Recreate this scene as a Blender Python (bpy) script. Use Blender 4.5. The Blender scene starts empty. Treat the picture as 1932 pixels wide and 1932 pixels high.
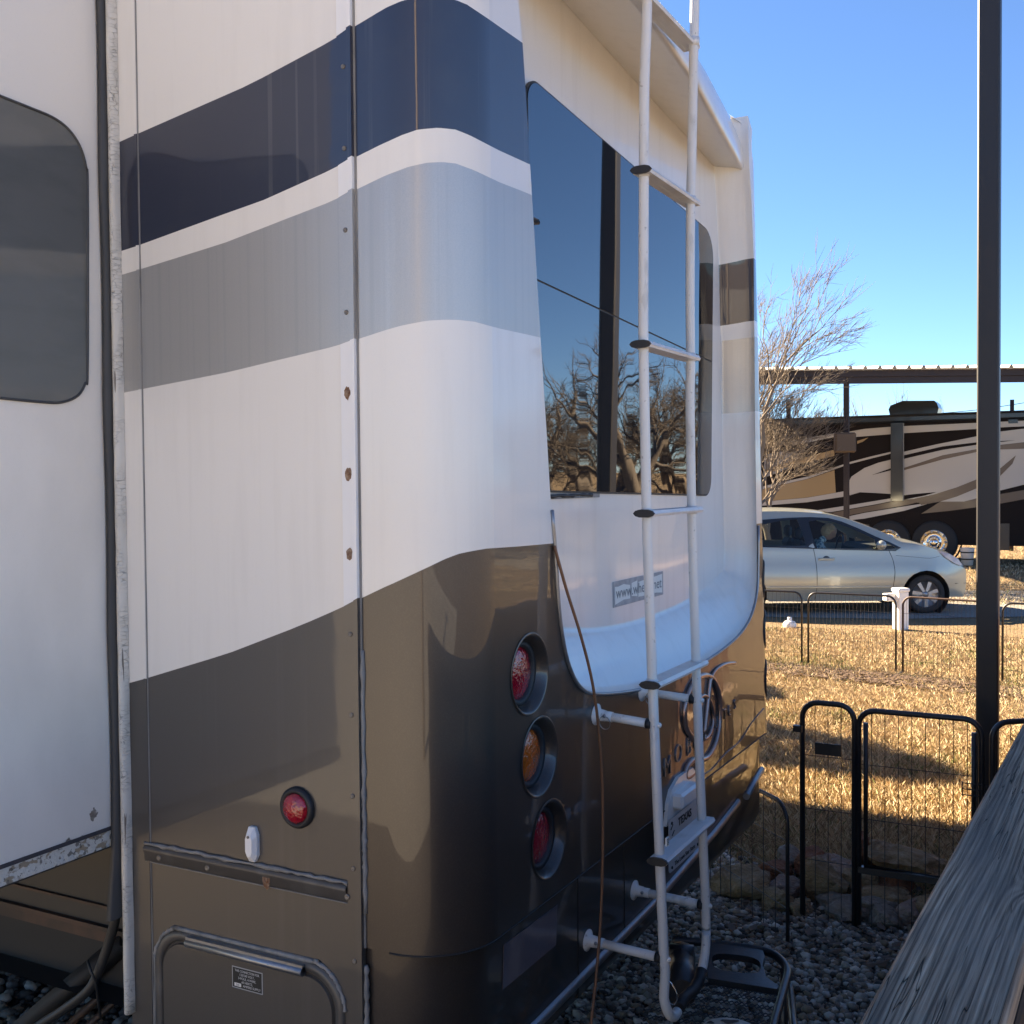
import bpy, math, random
import numpy as np
from mathutils import Vector, Matrix
from mathutils.geometry import delaunay_2d_cdt
random.seed(7); rng = np.random.default_rng(7)
R = math.radians; PI = math.pi
S = bpy.context.scene
COL = S.collection

# ------------------------------------------------------------ camera
# +Y runs towards the front of the big trailer along its side, +X along its rear wall, z = 0 is the ground
CAM = Vector((-2.045, -1.23, 2.0)); AZ, PITCH, ROLL, F = R(28.0), R(1.61), R(0.5), 2093.0
d = Vector((math.cos(AZ)*math.cos(PITCH), math.sin(AZ)*math.cos(PITCH), -math.sin(PITCH)))
r0 = Vector((math.sin(AZ), -math.cos(AZ), 0)); u0 = r0.cross(d)
rr = r0*math.cos(ROLL) - u0*math.sin(ROLL); uu = u0*math.cos(ROLL) + r0*math.sin(ROLL)
cam = bpy.data.cameras.new('camera'); cam.sensor_width = 36; cam.lens = 36*F/1932; cam.clip_start = .05; cam.clip_end = 3000
co = bpy.data.objects.new('camera', cam); COL.objects.link(co); S.camera = co
co.matrix_world = Matrix(((rr.x, uu.x, -d.x, CAM.x), (rr.y, uu.y, -d.y, CAM.y), (rr.z, uu.z, -d.z, CAM.z), (0, 0, 0, 1)))

# ------------------------------------------------------------ light
SUN_AZ, SUN_EL = 78.0, 31.0
W = bpy.data.worlds.new('World'); S.world = W; W.use_nodes = True
wn = W.node_tree.nodes; bg = wn['Background']; sky = wn.new('ShaderNodeTexSky')
sky.sky_type = 'NISHITA'; sky.sun_disc = False; sky.sun_elevation = R(SUN_EL); sky.sun_rotation = R(90-SUN_AZ)
sky.air_density = .8; sky.dust_density = .0; sky.ozone_density = 9.5; sky.altitude = 1200
W.node_tree.links.new(sky.outputs[0], bg.inputs[0]); bg.inputs[1].default_value = .05
sl = bpy.data.lights.new('sun', 'SUN'); sl.energy = 5.0; sl.angle = R(.6); sl.color = (1, .86, .68)
so = bpy.data.objects.new('sun', sl); COL.objects.link(so)
sd = Vector((math.cos(R(SUN_AZ))*math.cos(R(SUN_EL)), math.sin(R(SUN_AZ))*math.cos(R(SUN_EL)), math.sin(R(SUN_EL))))
so.rotation_euler = sd.to_track_quat('Z', 'Y').to_euler(); so.location = (0, 0, 30)
S.view_settings.view_transform = 'Standard'; S.view_settings.look = 'None'
S.view_settings.exposure = 2.7; S.view_settings.use_white_balance = True; S.view_settings.white_balance_temperature = 7900; S.view_settings.gamma = 1
S.cycles.use_denoising = True; S.cycles.max_bounces = 8; S.cycles.diffuse_bounces = 4; S.cycles.glossy_bounces = 4
S.cycles.sample_clamp_indirect = 6

# ------------------------------------------------------------ geometry helpers
def ray(px, py):
    return (d + rr*((px-966)/F) + uu*(-(py-966)/F)).normalized()
def onp(px, py, axis, val):
    v = ray(px, py); t = (val-CAM[axis])/v[axis]; return CAM + v*t
def onx(px, py, x): return onp(px, py, 0, x)
def ony(px, py, y): return onp(px, py, 1, y)
def onz(px, py, z=0.): return onp(px, py, 2, z)
def pix(p):
    q = Vector(p)-CAM; z = q.dot(d); return 966+F*q.dot(rr)/z, 966-F*q.dot(uu)/z

class MB:
    def __init__(s): s.v = []; s.f = []; s.m = []; s.sm = []
    def add(s, vs, fs, mi=0, sm=False):
        b = len(s.v); s.v += [tuple(p) for p in vs]
        for f in fs: s.f.append(tuple(b+i for i in f)); s.m.append(mi); s.sm.append(sm)
        return s
    def box(s, a, b, mi=0, bev=0):
        x0, y0, z0 = (min(a[i], b[i]) for i in range(3)); x1, y1, z1 = (max(a[i], b[i]) for i in range(3))
        if bev <= 0:
            return s.add([(x0,y0,z0),(x1,y0,z0),(x1,y1,z0),(x0,y1,z0),(x0,y0,z1),(x1,y0,z1),(x1,y1,z1),(x0,y1,z1)],
                  [(3,2,1,0),(4,5,6,7),(0,1,5,4),(1,2,6,5),(2,3,7,6),(3,0,4,7)], mi)
        return s.obox(Vector(((x0+x1)/2,(y0+y1)/2,(z0+z1)/2)), (x1-x0, y1-y0, z1-z0), Matrix.Identity(3), mi, bev)
    def obox(s, c, size, M=Matrix.Identity(3), mi=0, bev=0):
        hx, hy, hz = (k/2 for k in size); e = min(bev, hx*.9, hy*.9, hz*.9); vs = []; fs = []
        if e <= 0:
            vs = [(sx*hx, sy*hy, sz*hz) for sz in (-1,1) for sx, sy in ((-1,-1),(1,-1),(1,1),(-1,1))]
            fs = [(3,2,1,0),(4,5,6,7),(0,1,5,4),(1,2,6,5),(2,3,7,6),(3,0,4,7)]
        else:
            idx = {}
            for sx in (-1,1):
                for sy in (-1,1):
                    for sz in (-1,1):
                        for k, p in enumerate(((hx,hy-e,hz-e),(hx-e,hy,hz-e),(hx-e,hy-e,hz))):
                            idx[sx,sy,sz,k] = len(vs); vs.append((sx*p[0], sy*p[1], sz*p[2]))
            I = idx
            def q(L): fs.append(tuple(L))
            for g in (-1,1):
                L = [I[g,-1,-1,0],I[g,1,-1,0],I[g,1,1,0],I[g,-1,1,0]]; q(L if g > 0 else L[::-1])
                L = [I[-1,g,-1,1],I[-1,g,1,1],I[1,g,1,1],I[1,g,-1,1]]; q(L if g > 0 else L[::-1])
                L = [I[-1,-1,g,2],I[1,-1,g,2],I[1,1,g,2],I[-1,1,g,2]]; q(L if g > 0 else L[::-1])
            for a in (-1,1):
                for b in (-1,1):
                    for L, sg in (([I[a,b,-1,0],I[a,b,-1,1],I[a,b,1,1],I[a,b,1,0]], a*b), ([I[a,-1,b,2],I[a,1,b,2],I[a,1,b,0],I[a,-1,b,0]], -a*b*-1), ([I[-1,a,b,1],I[1,a,b,1],I[1,a,b,2],I[-1,a,b,2]], a*b)):
                        q(L if sg > 0 else L[::-1])
                    for c2 in (-1,1):
                        L = [I[a,b,c2,0],I[a,b,c2,1],I[a,b,c2,2]]; q(L if a*b*c2 > 0 else L[::-1])
        return s.add([Vector(c)+M @ Vector(p) for p in vs], fs, mi)
    def tube(s, pts, r, n=8, mi=0, caps=True, closed=False):
        pts = [Vector(p) for p in pts]; N = len(pts); rs = r if hasattr(r, '__len__') else [r]*N
        T = []
        for i in range(N):
            a = pts[(i-1) % N] if (i or closed) else pts[0]; b = pts[(i+1) % N] if (i < N-1 or closed) else pts[-1]
            t = (b-a); T.append(t.normalized() if t.length > 1e-9 else Vector((0,0,1)))
        up = Vector((0,0,1)) if abs(T[0].z) < .9 else Vector((1,0,0)); nx = T[0].cross(up).normalized(); vs = []
        for i in range(N):
            nx = (nx - T[i]*nx.dot(T[i])).normalized(); ny = T[i].cross(nx)
            for k in range(n):
                a = 2*PI*k/n; vs.append(pts[i]+(nx*math.cos(a)+ny*math.sin(a))*rs[i])
        fs = []
        for i in range(N if closed else N-1):
            j = (i+1) % N
            for k in range(n):
                fs.append((i*n+k, i*n+(k+1) % n, j*n+(k+1) % n, j*n+k))
        b = len(s.v); s.add(vs, fs, mi, True)
        if caps and not closed:
            s.f += [tuple(b+k for k in range(n))[::-1], tuple(b+(N-1)*n+k for k in range(n))]; s.m += [mi, mi]; s.sm += [False, False]
        return s
    def lathe(s, prof, c, axis, n=32, mi=0):
        # prof = [(radius, height along axis)], mi may be a list per segment
        ax = Vector(axis).normalized(); up = Vector((0,0,1)) if abs(ax.z) < .9 else Vector((1,0,0))
        e1 = ax.cross(up).normalized(); e2 = ax.cross(e1); c = Vector(c); b = len(s.v)
        for r_, h in prof:
            for k in range(n):
                a = 2*PI*k/n; s.v.append(tuple(c+ax*h+(e1*math.cos(a)+e2*math.sin(a))*max(r_, 1e-4)))
        for i in range(len(prof)-1):
            for k in range(n):
                s.f.append((b+i*n+k, b+i*n+(k+1) % n, b+(i+1)*n+(k+1) % n, b+(i+1)*n+k))
                s.m.append(mi[i] if isinstance(mi, (list, tuple)) else mi); s.sm.append(True)
        return s
    def prism(s, poly, n, th, mi=0, sm=False):
        # planar polygon (3d points) pushed along n by th
        n = Vector(n).normalized()*th; N = len(poly); P = [Vector(p) for p in poly]; Q = [p+n for p in P]
        s.add(P+Q, [tuple(range(N))[::-1], tuple(range(N, 2*N))], mi, False)
        s.add(P+Q, [(i, (i+1) % N, N+(i+1) % N, N+i) for i in range(N)], mi, sm); return s
    def build(s, name, mats, parent=None, bevel=0, auto=None):
        me = bpy.data.meshes.new(name); me.from_pydata(s.v, [], s.f)
        for m in (mats if isinstance(mats, (list, tuple)) else [mats]): me.materials.append(m)
        me.polygons.foreach_set('material_index', s.m); me.polygons.foreach_set('use_smooth', s.sm)
        me.update(); return link(name, me, parent)
def link(name, me, parent=None):
    o = bpy.data.objects.new(name, me); COL.objects.link(o)
    if parent is not None:
        o.parent = parent
        if parent.type == 'EMPTY': o.location = -Vector(parent.location)
    return o
def tag(o, label=None, cat=None, group=None, kind=None):
    for k, v in (('label', label), ('category', cat), ('group', group), ('kind', kind)):
        if v: o[k] = v
    return o
def thing(name, loc, label, cat, group=None):
    o = bpy.data.objects.new(name, None); COL.objects.link(o); o.location = loc; o.empty_display_size = .2
    return tag(o, label, cat, group)
def npmesh(name, v, f, mats, mi=None, smooth=False):
    me = bpy.data.meshes.new(name); v = np.asarray(v, dtype=np.float32); f = np.asarray(f, dtype=np.int32); k = f.shape[1]
    me.vertices.add(len(v)); me.vertices.foreach_set('co', v.ravel())
    me.loops.add(f.size); me.loops.foreach_set('vertex_index', f.ravel())
    me.polygons.add(len(f)); me.polygons.foreach_set('loop_start', np.arange(0, f.size, k, dtype=np.int32))
    for m in (mats if isinstance(mats, (list, tuple)) else [mats]): me.materials.append(m)
    if mi is not None: me.polygons.foreach_set('material_index', np.asarray(mi, dtype=np.int32))
    me.polygons.foreach_set('use_smooth', np.full(len(f), smooth)); me.update(calc_edges=True); me.validate(); return me
def interp(pts, x):
    if x <= pts[0][0]:
        a, b = pts[0], pts[1]
    elif x >= pts[-1][0]:
        a, b = pts[-2], pts[-1]
    else:
        for a, b in zip(pts, pts[1:]):
            if a[0] <= x <= b[0]: break
    return a[1]+(b[1]-a[1])*(x-a[0])/(b[0]-a[0])
def smooth_path(P, n=6):
    P = [Vector(p) for p in P]; out = []
    for i in range(len(P)-1):
        p0 = P[max(i-1, 0)]; p1 = P[i]; p2 = P[i+1]; p3 = P[min(i+2, len(P)-1)]
        for k in range(n):
            t = k/n; out.append(.5*((2*p1)+(p2-p0)*t+(2*p0-5*p1+4*p2-p3)*t*t+(3*p1-p0-3*p2+p3)*t**3))
    out.append(P[-1]); return out
def rrect(x0, z0, x1, z1, r, n=6):
    o = []
    for cx, cz, a0 in ((x1-r, z0+r, -90), (x1-r, z1-r, 0), (x0+r, z1-r, 90), (x0+r, z0+r, 180)):
        for k in range(n+1):
            a = R(a0+90*k/n); o.append((cx+r*math.cos(a), cz+r*math.sin(a)))
    return o
def cdt(outer, holes=(), steiner=(), inside=None):
    vs = []; es = []
    for L in [outer]+list(holes):
        b = len(vs); vs += [Vector(p) for p in L]; es += [(b+i, b+(i+1) % len(L)) for i in range(len(L))]
    vs += [Vector(p) for p in steiner]
    V, E, Fc, _, _, _ = delaunay_2d_cdt(vs, es, [], 0, 1e-6)
    def pin(pt, L):
        c = False; x, y = pt
        for i in range(len(L)):
            x0, y0 = L[i][0], L[i][1]; x1, y1 = L[i-1][0], L[i-1][1]
            if (y0 > y) != (y1 > y) and x < (x1-x0)*(y-y0)/(y1-y0)+x0: c = not c
        return c
    out = []
    for f in Fc:
        c = sum((V[i] for i in f), Vector((0, 0)))/len(f)
        if pin(c, outer) and not any(pin(c, h) for h in holes): out.append(tuple(f))
    return V, out
def text(body, size, origin, u, v, mat, name, parent, width=None, depth=.001, align='LEFT', bold=0):
    cu = bpy.data.curves.new(name, 'FONT'); cu.body = body; cu.size = size; cu.extrude = depth; cu.align_x = align; cu.offset = bold
    cu.resolution_u = 3
    t = bpy.data.objects.new(name, cu); COL.objects.link(t); dg = bpy.context.evaluated_depsgraph_get()
    me = bpy.data.meshes.new_from_object(t.evaluated_get(dg)); COL.objects.unlink(t); bpy.data.objects.remove(t)
    u = Vector(u); v = Vector(v); n = u.cross(v); xs = [p.co.x for p in me.vertices]; w = max(xs)-min(xs)
    k = width/w if width else 1; off = min(xs) if align == 'LEFT' else 0
    for p in me.vertices: c = p.co.copy(); p.co = Vector(origin)+u*((c.x-off)*k)+v*c.y+n*c.z
    me.name = name; me.materials.clear(); me.materials.append(mat); return link(name, me, parent)

# ------------------------------------------------------------ materials
def mat(name, col, rough=.5, metal=0., coat=0., crough=.03, ior=1.5, bump=None, var=None, extra=None, spec=None):
    m = bpy.data.materials.new(name); m.use_nodes = True; nt = m.node_tree; N = nt.nodes; L = nt.links; b = N['Principled BSDF']
    b.inputs['Base Color'].default_value = (*col, 1); b.inputs['Roughness'].default_value = rough; b.inputs['Metallic'].default_value = metal
    b.inputs['IOR'].default_value = ior; b.inputs['Coat Weight'].default_value = coat; b.inputs['Coat Roughness'].default_value = crough
    if spec is not None: b.inputs['Specular IOR Level'].default_value = spec
    tc = N.new('ShaderNodeTexCoord')
    def noise(scale, det=4, stretch=(1, 1, 1), rgh=.55):
        mp = N.new('ShaderNodeMapping'); mp.inputs['Scale'].default_value = stretch; L.new(tc.outputs['Object'], mp.inputs[0])
        n = N.new('ShaderNodeTexNoise'); n.inputs['Scale'].default_value = scale; n.inputs['Detail'].default_value = det; n.inputs['Roughness'].default_value = rgh
        L.new(mp.outputs[0], n.inputs['Vector']); return n.outputs['Fac']
    def ramp(fac, stops):
        r_ = N.new('ShaderNodeValToRGB'); L.new(fac, r_.inputs[0]); e = r_.color_ramp.elements
        while len(e) < len(stops): e.new(.5)
        for k, (p, c) in enumerate(stops): e[k].position = p; e[k].color = (*c, 1) if hasattr(c, '__len__') else (c, c, c, 1)
        return r_.outputs[0]
    def mix(fac, a, b_, bt='MIX'):
        x = N.new('ShaderNodeMix'); x.data_type = 'RGBA'; x.blend_type = bt
        if hasattr(fac, 'is_output'): L.new(fac, x.inputs[0])
        else: x.inputs[0].default_value = fac
        for k, q in ((6, a), (7, b_)):
            if hasattr(q, 'is_output'): L.new(q, x.inputs[k])
            else: x.inputs[k].default_value = (*q, 1)
        return x.outputs[2]
    def math_(op, a, b_=None):
        x = N.new('ShaderNodeMath'); x.operation = op
        for k, q in ((0, a), (1, b_)):
            if q is None: continue
            if hasattr(q, 'is_output'): L.new(q, x.inputs[k])
            else: x.inputs[k].default_value = q
        return x.outputs[0]
    color = None
    if var:
        for (sc, st, lo, hi, c2, amt) in var:
            f = ramp(noise(sc, 5, st), [(lo, 0.), (hi, 1.)])
            f = math_('MULTIPLY', f, amt); color = mix(f, color if color is not None else col, c2)
        L.new(color, b.inputs['Base Color'])
    h = None
    if bump:
        for (sc, st, dist) in bump:
            bp = N.new('ShaderNodeBump'); bp.inputs['Distance'].default_value = dist; bp.inputs['Strength'].default_value = 1
            L.new(noise(sc, 3, st), bp.inputs['Height'])
            if h is not None: L.new(h, bp.inputs['Normal'])
            h = bp.outputs[0]
        L.new(h, b.inputs['Normal'])
        if coat: L.new(h, b.inputs['Coat Normal'])
    if extra: extra(m, N, L, b, tc, noise, ramp, mix, math_, color)
    return m
WAVE = [(1.3, (1, 1, .5), .004), (5, (1, 1, .6), .0007)]
white = mat('white_gelcoat', (.79, .76, .71), .32, 0, .35, .12, bump=WAVE, var=[(2.2, (14, 14, .25), .60, .72, (.62, .585, .53), .13), (3, (6, 6, .5), .5, .75, (.66, .63, .58), .35), (260, (1, 1, 1), .55, .8, (.62, .6, .57), .18)])
capw = mat('cap_gelcoat', (.74, .73, .71), .3, 0, .5, .06, bump=WAVE, var=[(4, (5, 5, .6), .5, .75, (.55, .53, .5), .3), (300, (1, 1, 1), .5, .8, (.5, .5, .5), .2)])
navy = mat('navy_paint', (.019, .021, .038), .4, 0, 1, .035, ior=1.55, bump=WAVE, var=[(2, (9, 9, .2), .62, .65, (.07, .07, .075), .35), (1.2, (20, 20, .15), .66, .68, (.10, .10, .10), .4), (7, (1, 1, 1), .55, .75, (.035, .036, .045), .4)])
silver = mat('silver_metallic_paint', (.48, .46, .43), .36, .45, .4, .06, bump=WAVE, var=[(2, (10, 10, .3), .55, .75, (.56, .56, .54), .45), (1.4, (40, 40, .3), .5, .7, (.36, .36, .35), .4), (400, (1, 1, 1), .4, .7, (.3, .31, .32), .3)])
brown = mat('taupe_metallic_paint', (.042, .034, .030), .36, .3, .6, .022, ior=1.55, bump=[(1.1, (1, 1, .5), .006), (4, (1, 1, .5), .0012)], var=[(300, (1, 1, 1), .45, .75, (.08, .07, .06), .4)])
brown_side = mat('faded_taupe_side_paint', (.078, .070, .063), .42, .2, .55, .05, bump=[(1.1, (1, 1, .5), .004), (4, (1, 1, .5), .0009)], var=[(2, (12, 12, .25), .58, .72, (.10, .092, .085), .4), (300, (1, 1, 1), .45, .75, (.095, .086, .078), .4)])  # the cap's taupe, base lightened to paint in the side wall's brighter light
BANDM = [white, navy, white, silver, white, brown_side]
seamc = mat('seam_sealant', (.24, .235, .23), .6, bump=[(90, (1, 1, .3), .002)], var=[(30, (1, 1, .3), .4, .7, (.12, .12, .12), .8)])
whitetrim = mat('white_trim', (.80, .80, .80), .35, bump=[(8, (1, 1, .3), .001)])
glass = mat('tinted_window_glass', (.006, .007, .010), .015, 0, 0, ior=2.6, bump=[(1.4, (1, 1, .22), .0021)])
glass2 = mat('slide_window_glass', (.12, .12, .112), .09, 0, 0, ior=1.7, bump=[(2.2, (1, 1, .5), .003)], var=[(3, (1, 1, 3), .45, .7, (.07, .075, .07), .5)])
rubber = mat('black_rubber', (.018, .018, .02), .55, bump=[(60, (1, 1, 1), .001)])
seal = mat('aged_black_seal', (.045, .046, .048), .6, bump=[(14, (1, 1, .2), .006)], var=[(12, (1, 1, .15), .5, .75, (.10, .10, .10), .7)])
alu = mat('white_ladder_tube', (.68, .67, .65), .38, 0, .2, .2, bump=[(30, (1, 1, .4), .0008)], var=[(9, (2, 2, .7), .60, .66, (.42, .40, .37), .45), (60, (1, 1, 1), .66, .7, (.2, .19, .17), .5)])
tread = mat('ladder_tread', (.66, .66, .66), .42, .1, 0, bump=[(160, (.02, 1, 1), .0022)], var=[(14, (1, 1, 1), .5, .7, (.45, .43, .4), .5)])
redl = mat('red_lens', (.38, .006, .02), .12, 0, 1, .03, bump=[(70, (1, 1, 1), .004)], var=[(40, (1, 1, .3), .4, .7, (.15, .002, .01), .6)])
ambl = mat('amber_lens', (.60, .10, .008), .14, 0, 1, .03, bump=[(70, (1, 1, 1), .004)], var=[(40, (1, 1, .3), .4, .7, (.28, .05, .006), .6)])
chrome = mat('chrome', (.62, .62, .63), .12, 1., bump=[(12, (1, 1, 1), .001)])
dullal = mat('dull_aluminium', (.30, .31, .33), .38, .8, bump=[(30, (1, 1, 1), .001)])
blackm = mat('black_powder_coat', (.014, .014, .017), .42, .0, .3, .25, bump=[(60, (1, 1, 1), .0008)])
postm = mat('dark_steel_post', (.010, .010, .014), .5, .0, .12, .3, bump=[(5, (1, 1, .3), .001)], var=[(7, (1, 1, .2), .6, .7, (.05, .028, .018), .5)])
rustm = mat('rust', (.16, .07, .035), .85, bump=[(150, (1, 1, 1), .002)], var=[(90, (1, 1, 1), .4, .65, (.35, .27, .2), .8)])
screwm = mat('zinc_screw', (.22, .2, .18), .45, .7, bump=[(300, (1, 1, 1), .001)])
cablem = mat('brown_cable', (.20, .09, .045), .5)
hosem = mat('black_hose', (.02, .02, .02), .5)
copper = mat('rose_gold_emblem', (.55, .36, .29), .28, .8)
inkm = mat('black_print', (.015, .015, .015), .6)
paperm = mat('white_print', (.72, .70, .66), .6)
bottom_dark = mat('underbody_black', (.02, .018, .016), .7)
frame_br = mat('rusty_frame_steel', (.05, .035, .027), .6, .2, var=[(9, (1, 1, 1), .4, .65, (.11, .06, .04), .7)])
stickm = mat('faded_reflector', (.10, .085, .10), .4, 0, .6, .1, var=[(4, (1, 1, .5), .45, .7, (.22, .05, .08), .5), (60, (1, 1, 1), .5, .8, (.16, .15, .17), .3)])
def crack_x(m, N, L, b, tc, noise, ramp, mix, math_, color):
    mp = N.new('ShaderNodeMapping'); mp.inputs['Scale'].default_value = (60, 60, 150); L.new(tc.outputs['Object'], mp.inputs[0])
    n2 = N.new('ShaderNodeTexNoise'); n2.inputs['Scale'].default_value = .6; L.new(mp.outputs[0], n2.inputs['Vector'])
    mm = N.new('ShaderNodeMix'); mm.data_type = 'RGBA'; mm.inputs[0].default_value = .25; L.new(mp.outputs[0], mm.inputs[6]); L.new(n2.outputs['Color'], mm.inputs[7])
    v = N.new('ShaderNodeTexVoronoi'); v.feature = 'DISTANCE_TO_EDGE'; v.inputs['Scale'].default_value = 1.0; L.new(mm.outputs[2], v.inputs['Vector'])
    f = ramp(v.outputs['Distance'], [(.0, 1.), (.028, 0.)])
    g = math_('MULTIPLY', f, ramp(noise(16, 3, (1, 1, .5)), [(.42, 0.), (.6, 1.)]))
    big = math_('GREATER_THAN', noise(9, 2, (7, 7, .35)), .70)
    L.new(mix(math_('MAXIMUM', math_('MULTIPLY', g, .75), big), color, (.16, .14, .12)), b.inputs['Base Color'])
    bp = N.new('ShaderNodeBump'); bp.inputs['Distance'].default_value = .003; L.new(math_('SUBTRACT', 1., math_('MAXIMUM', g, big)), bp.inputs['Height']); L.new(bp.outputs[0], b.inputs['Normal'])
crackm = mat('cracked_white_trim', (.66, .63, .57), .6, var=[(20, (1, 1, .4), .4, .7, (.55, .52, .46), .7)], extra=crack_x)
def peel_x(m, N, L, b, tc, noise, ramp, mix, math_, color):
    sp = N.new('ShaderNodeSeparateXYZ'); L.new(tc.outputs['Object'], sp.inputs[0])
    zz = math_('ADD', sp.outputs[2], math_('MULTIPLY', math_('SUBTRACT', noise(22, 6, (1, 1, .7)), .5), -.16))
    f = ramp(math_('MULTIPLY', math_('SUBTRACT', zz, 1.06), 4.), [(.17, 1.), (.19, 0.)])
    sx = math_('MULTIPLY', math_('ABSOLUTE', math_('ADD', sp.outputs[0], .085)), 16.); sz = math_('MULTIPLY', math_('ABSOLUTE', math_('SUBTRACT', sp.outputs[2], 1.165)), 11.)
    dd = math_('ADD', math_('ADD', sx, sz), math_('MULTIPLY', noise(60, 4), .9)); sp2 = math_('LESS_THAN', dd, .62)
    f = math_('MAXIMUM', f, sp2)
    c = mix(ramp(noise(40, 5, (1, 1, 3)), [(.4, 0.), (.65, 1.)]), (.20, .165, .135), (.34, .30, .26))
    L.new(mix(f, color, c), b.inputs['Base Color'])
    bp = N.new('ShaderNodeBump'); bp.inputs['Distance'].default_value = .004; L.new(math_('SUBTRACT', 1., f), bp.inputs['Height']); L.new(bp.outputs[0], b.inputs['Normal'])
slidew = mat('slide_wall_cream', (.82, .77, .70), .38, 0, .2, .2, var=[(3, (1, 1, .5), .5, .75, (.62, .585, .53), .5), (220, (1, 1, 1), .6, .8, (.56, .53, .48), .2)], extra=peel_x)
corr = mat('corroded_white_trim', (.66, .64, .58), .55, bump=[(70, (1, 1, 1), .004)], var=[(26, (1, 1, 1.6), .52, .56, (.30, .22, .13), .85), (55, (1, 1, 1), .58, .62, (.10, .085, .07), .8)])

# ------------------------------------------------------------ the setting: ground, gravel
def grd_x(m, N, L, b, tc, noise, ramp, mix, math_, color):
    pass
groundm = mat('dry_grass_ground', (.24, .175, .11), .95, spec=.1, bump=[(18, (1, 1, 1), .05), (70, (1, 1, 1), .02)],
    var=[(.35, (1, 1, 1), .45, .65, (.16, .12, .07), .7), (3, (1, 1, 1), .58, .72, (.075, .085, .03), .55), (25, (1, 1, 1), .5, .7, (.30, .23, .14), .6), (80, (1, 1, 1), .55, .7, (.09, .06, .035), .6)])
gravm = mat('gravel_bed', (.13, .115, .10), .95, spec=.1, bump=[(40, (1, 1, 1), .03)], var=[(50, (1, 1, 1), .4, .6, (.05, .04, .035), .8), (90, (1, 1, 1), .5, .7, (.22, .20, .18), .5)])
yardm = mat('pale_limestone_gravel', (.54, .51, .46), .95, spec=.1, bump=[(60, (1, 1, 1), .03)], var=[(40, (1, 1, 1), .4, .62, (.42, .39, .34), .6)])  # kept very pale so the added yard throws light on the shaded side
roadm = mat('pale_gravel_road', (.30, .285, .26), .95, spec=.1, bump=[(60, (1, 1, 1), .03)], var=[(40, (1, 1, 1), .4, .62, (.2, .185, .165), .8), (110, (1, 1, 1), .5, .7, (.5, .49, .46), .6)])
bmb = MB(); bmb.add([(-600,-600,0),(600,-600,0),(600,600,0),(-600,600,0)], [(0,1,2,3)])
tag(bmb.build('ground', groundm), kind='structure')
g = MB(); gp = [(-6,-3.2),(1.0,-3.0),(2.6,-2.6),(2.95,-1.4),(3.0,-.4),(3.25,.1),(3.7,.6),(3.8,3),(3.6,14),(-5,14)]
g.add([(x, y, .006) for x, y in gp], [tuple(range(len(gp)))]); tag(g.build('gravel_pad', gravm), kind='structure')
RDC = onz(1500, 1150); RA = AZ-R(92); ra = Vector((math.cos(RA), math.sin(RA), 0)); rb = Vector((-ra.y, ra.x, 0))
g = MB(); e0 = []; e1 = []
for k in range(-30, 31):
    t = k*1.2; e0.append(RDC+ra*t-rb*(1.05+.18*math.sin(k*1.3)+.1*math.sin(k*2.9))); e1.append(RDC+ra*t+rb*(2.6+.2*math.sin(k*.9)))
g.add([(p.x, p.y, .008) for p in e0+e1], [(i, i+1, 61+i+1, 61+i) for i in range(60)]); tag(g.build('gravel_road', roadm), kind='structure')

def pebble_field(name, pts, smin, smax, mats, flat=.6, z0=0.):
    t = (1+5**.5)/2; ico = np.array([(-1,t,0),(1,t,0),(-1,-t,0),(1,-t,0),(0,-1,t),(0,1,t),(0,-1,-t),(0,1,-t),(t,0,-1),(t,0,1),(-t,0,-1),(-t,0,1)])/1.9
    fc = np.array([(0,11,5),(0,5,1),(0,1,7),(0,7,10),(0,10,11),(1,5,9),(5,11,4),(11,10,2),(10,7,6),(7,1,8),(3,9,4),(3,4,2),(3,2,6),(3,6,8),(3,8,9),(4,9,5),(2,4,11),(6,2,10),(8,6,7),(9,8,1)])
    n = len(pts); s = smin+(smax-smin)*rng.random(n)**1.6; a = rng.random(n)*2*PI; asp = .55+.45*rng.random(n)
    V = ico[None]*(1+.25*(rng.random((n, 12, 1))-.5)); V = V*np.stack([s, s*asp, s*flat*(.7+.5*rng.random(n))], 1)[:, None, :]
    tl = (rng.random(n)-.5)*.9; c, s_ = np.cos(tl), np.sin(tl); X = V[..., 0]*c[:, None]-V[..., 2]*s_[:, None]; Z = V[..., 0]*s_[:, None]+V[..., 2]*c[:, None]
    c, s_ = np.cos(a), np.sin(a); x = X*c[:, None]-V[..., 1]*s_[:, None]; y = X*s_[:, None]+V[..., 1]*c[:, None]
    P = np.stack([x+pts[:, 0:1], y+pts[:, 1:2], Z+(s*flat*.45)[:, None]+z0+pts[:, 2:3]], -1).reshape(-1, 3)
    Fs = (fc[None]+12*np.arange(n)[:, None, None]).reshape(-1, 3); mi = np.repeat(rng.integers(0, len(mats), n), 20)
    return link(name, npmesh(name, P, Fs, mats, mi, True))
pebs = [mat('pebble_%s' % n, c, .8, spec=.3, bump=[(120, (1, 1, 1), .003)], var=[(50, (1, 1, 1), .4, .7, tuple(k*.7 for k in c), .6)]) for n, c in
        (('pale', (.36, .315, .26)), ('grey', (.22, .185, .15)), ('tan', (.26, .19, .125)), ('white', (.50, .45, .385)), ('dark', (.085, .072, .06)))]
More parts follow.
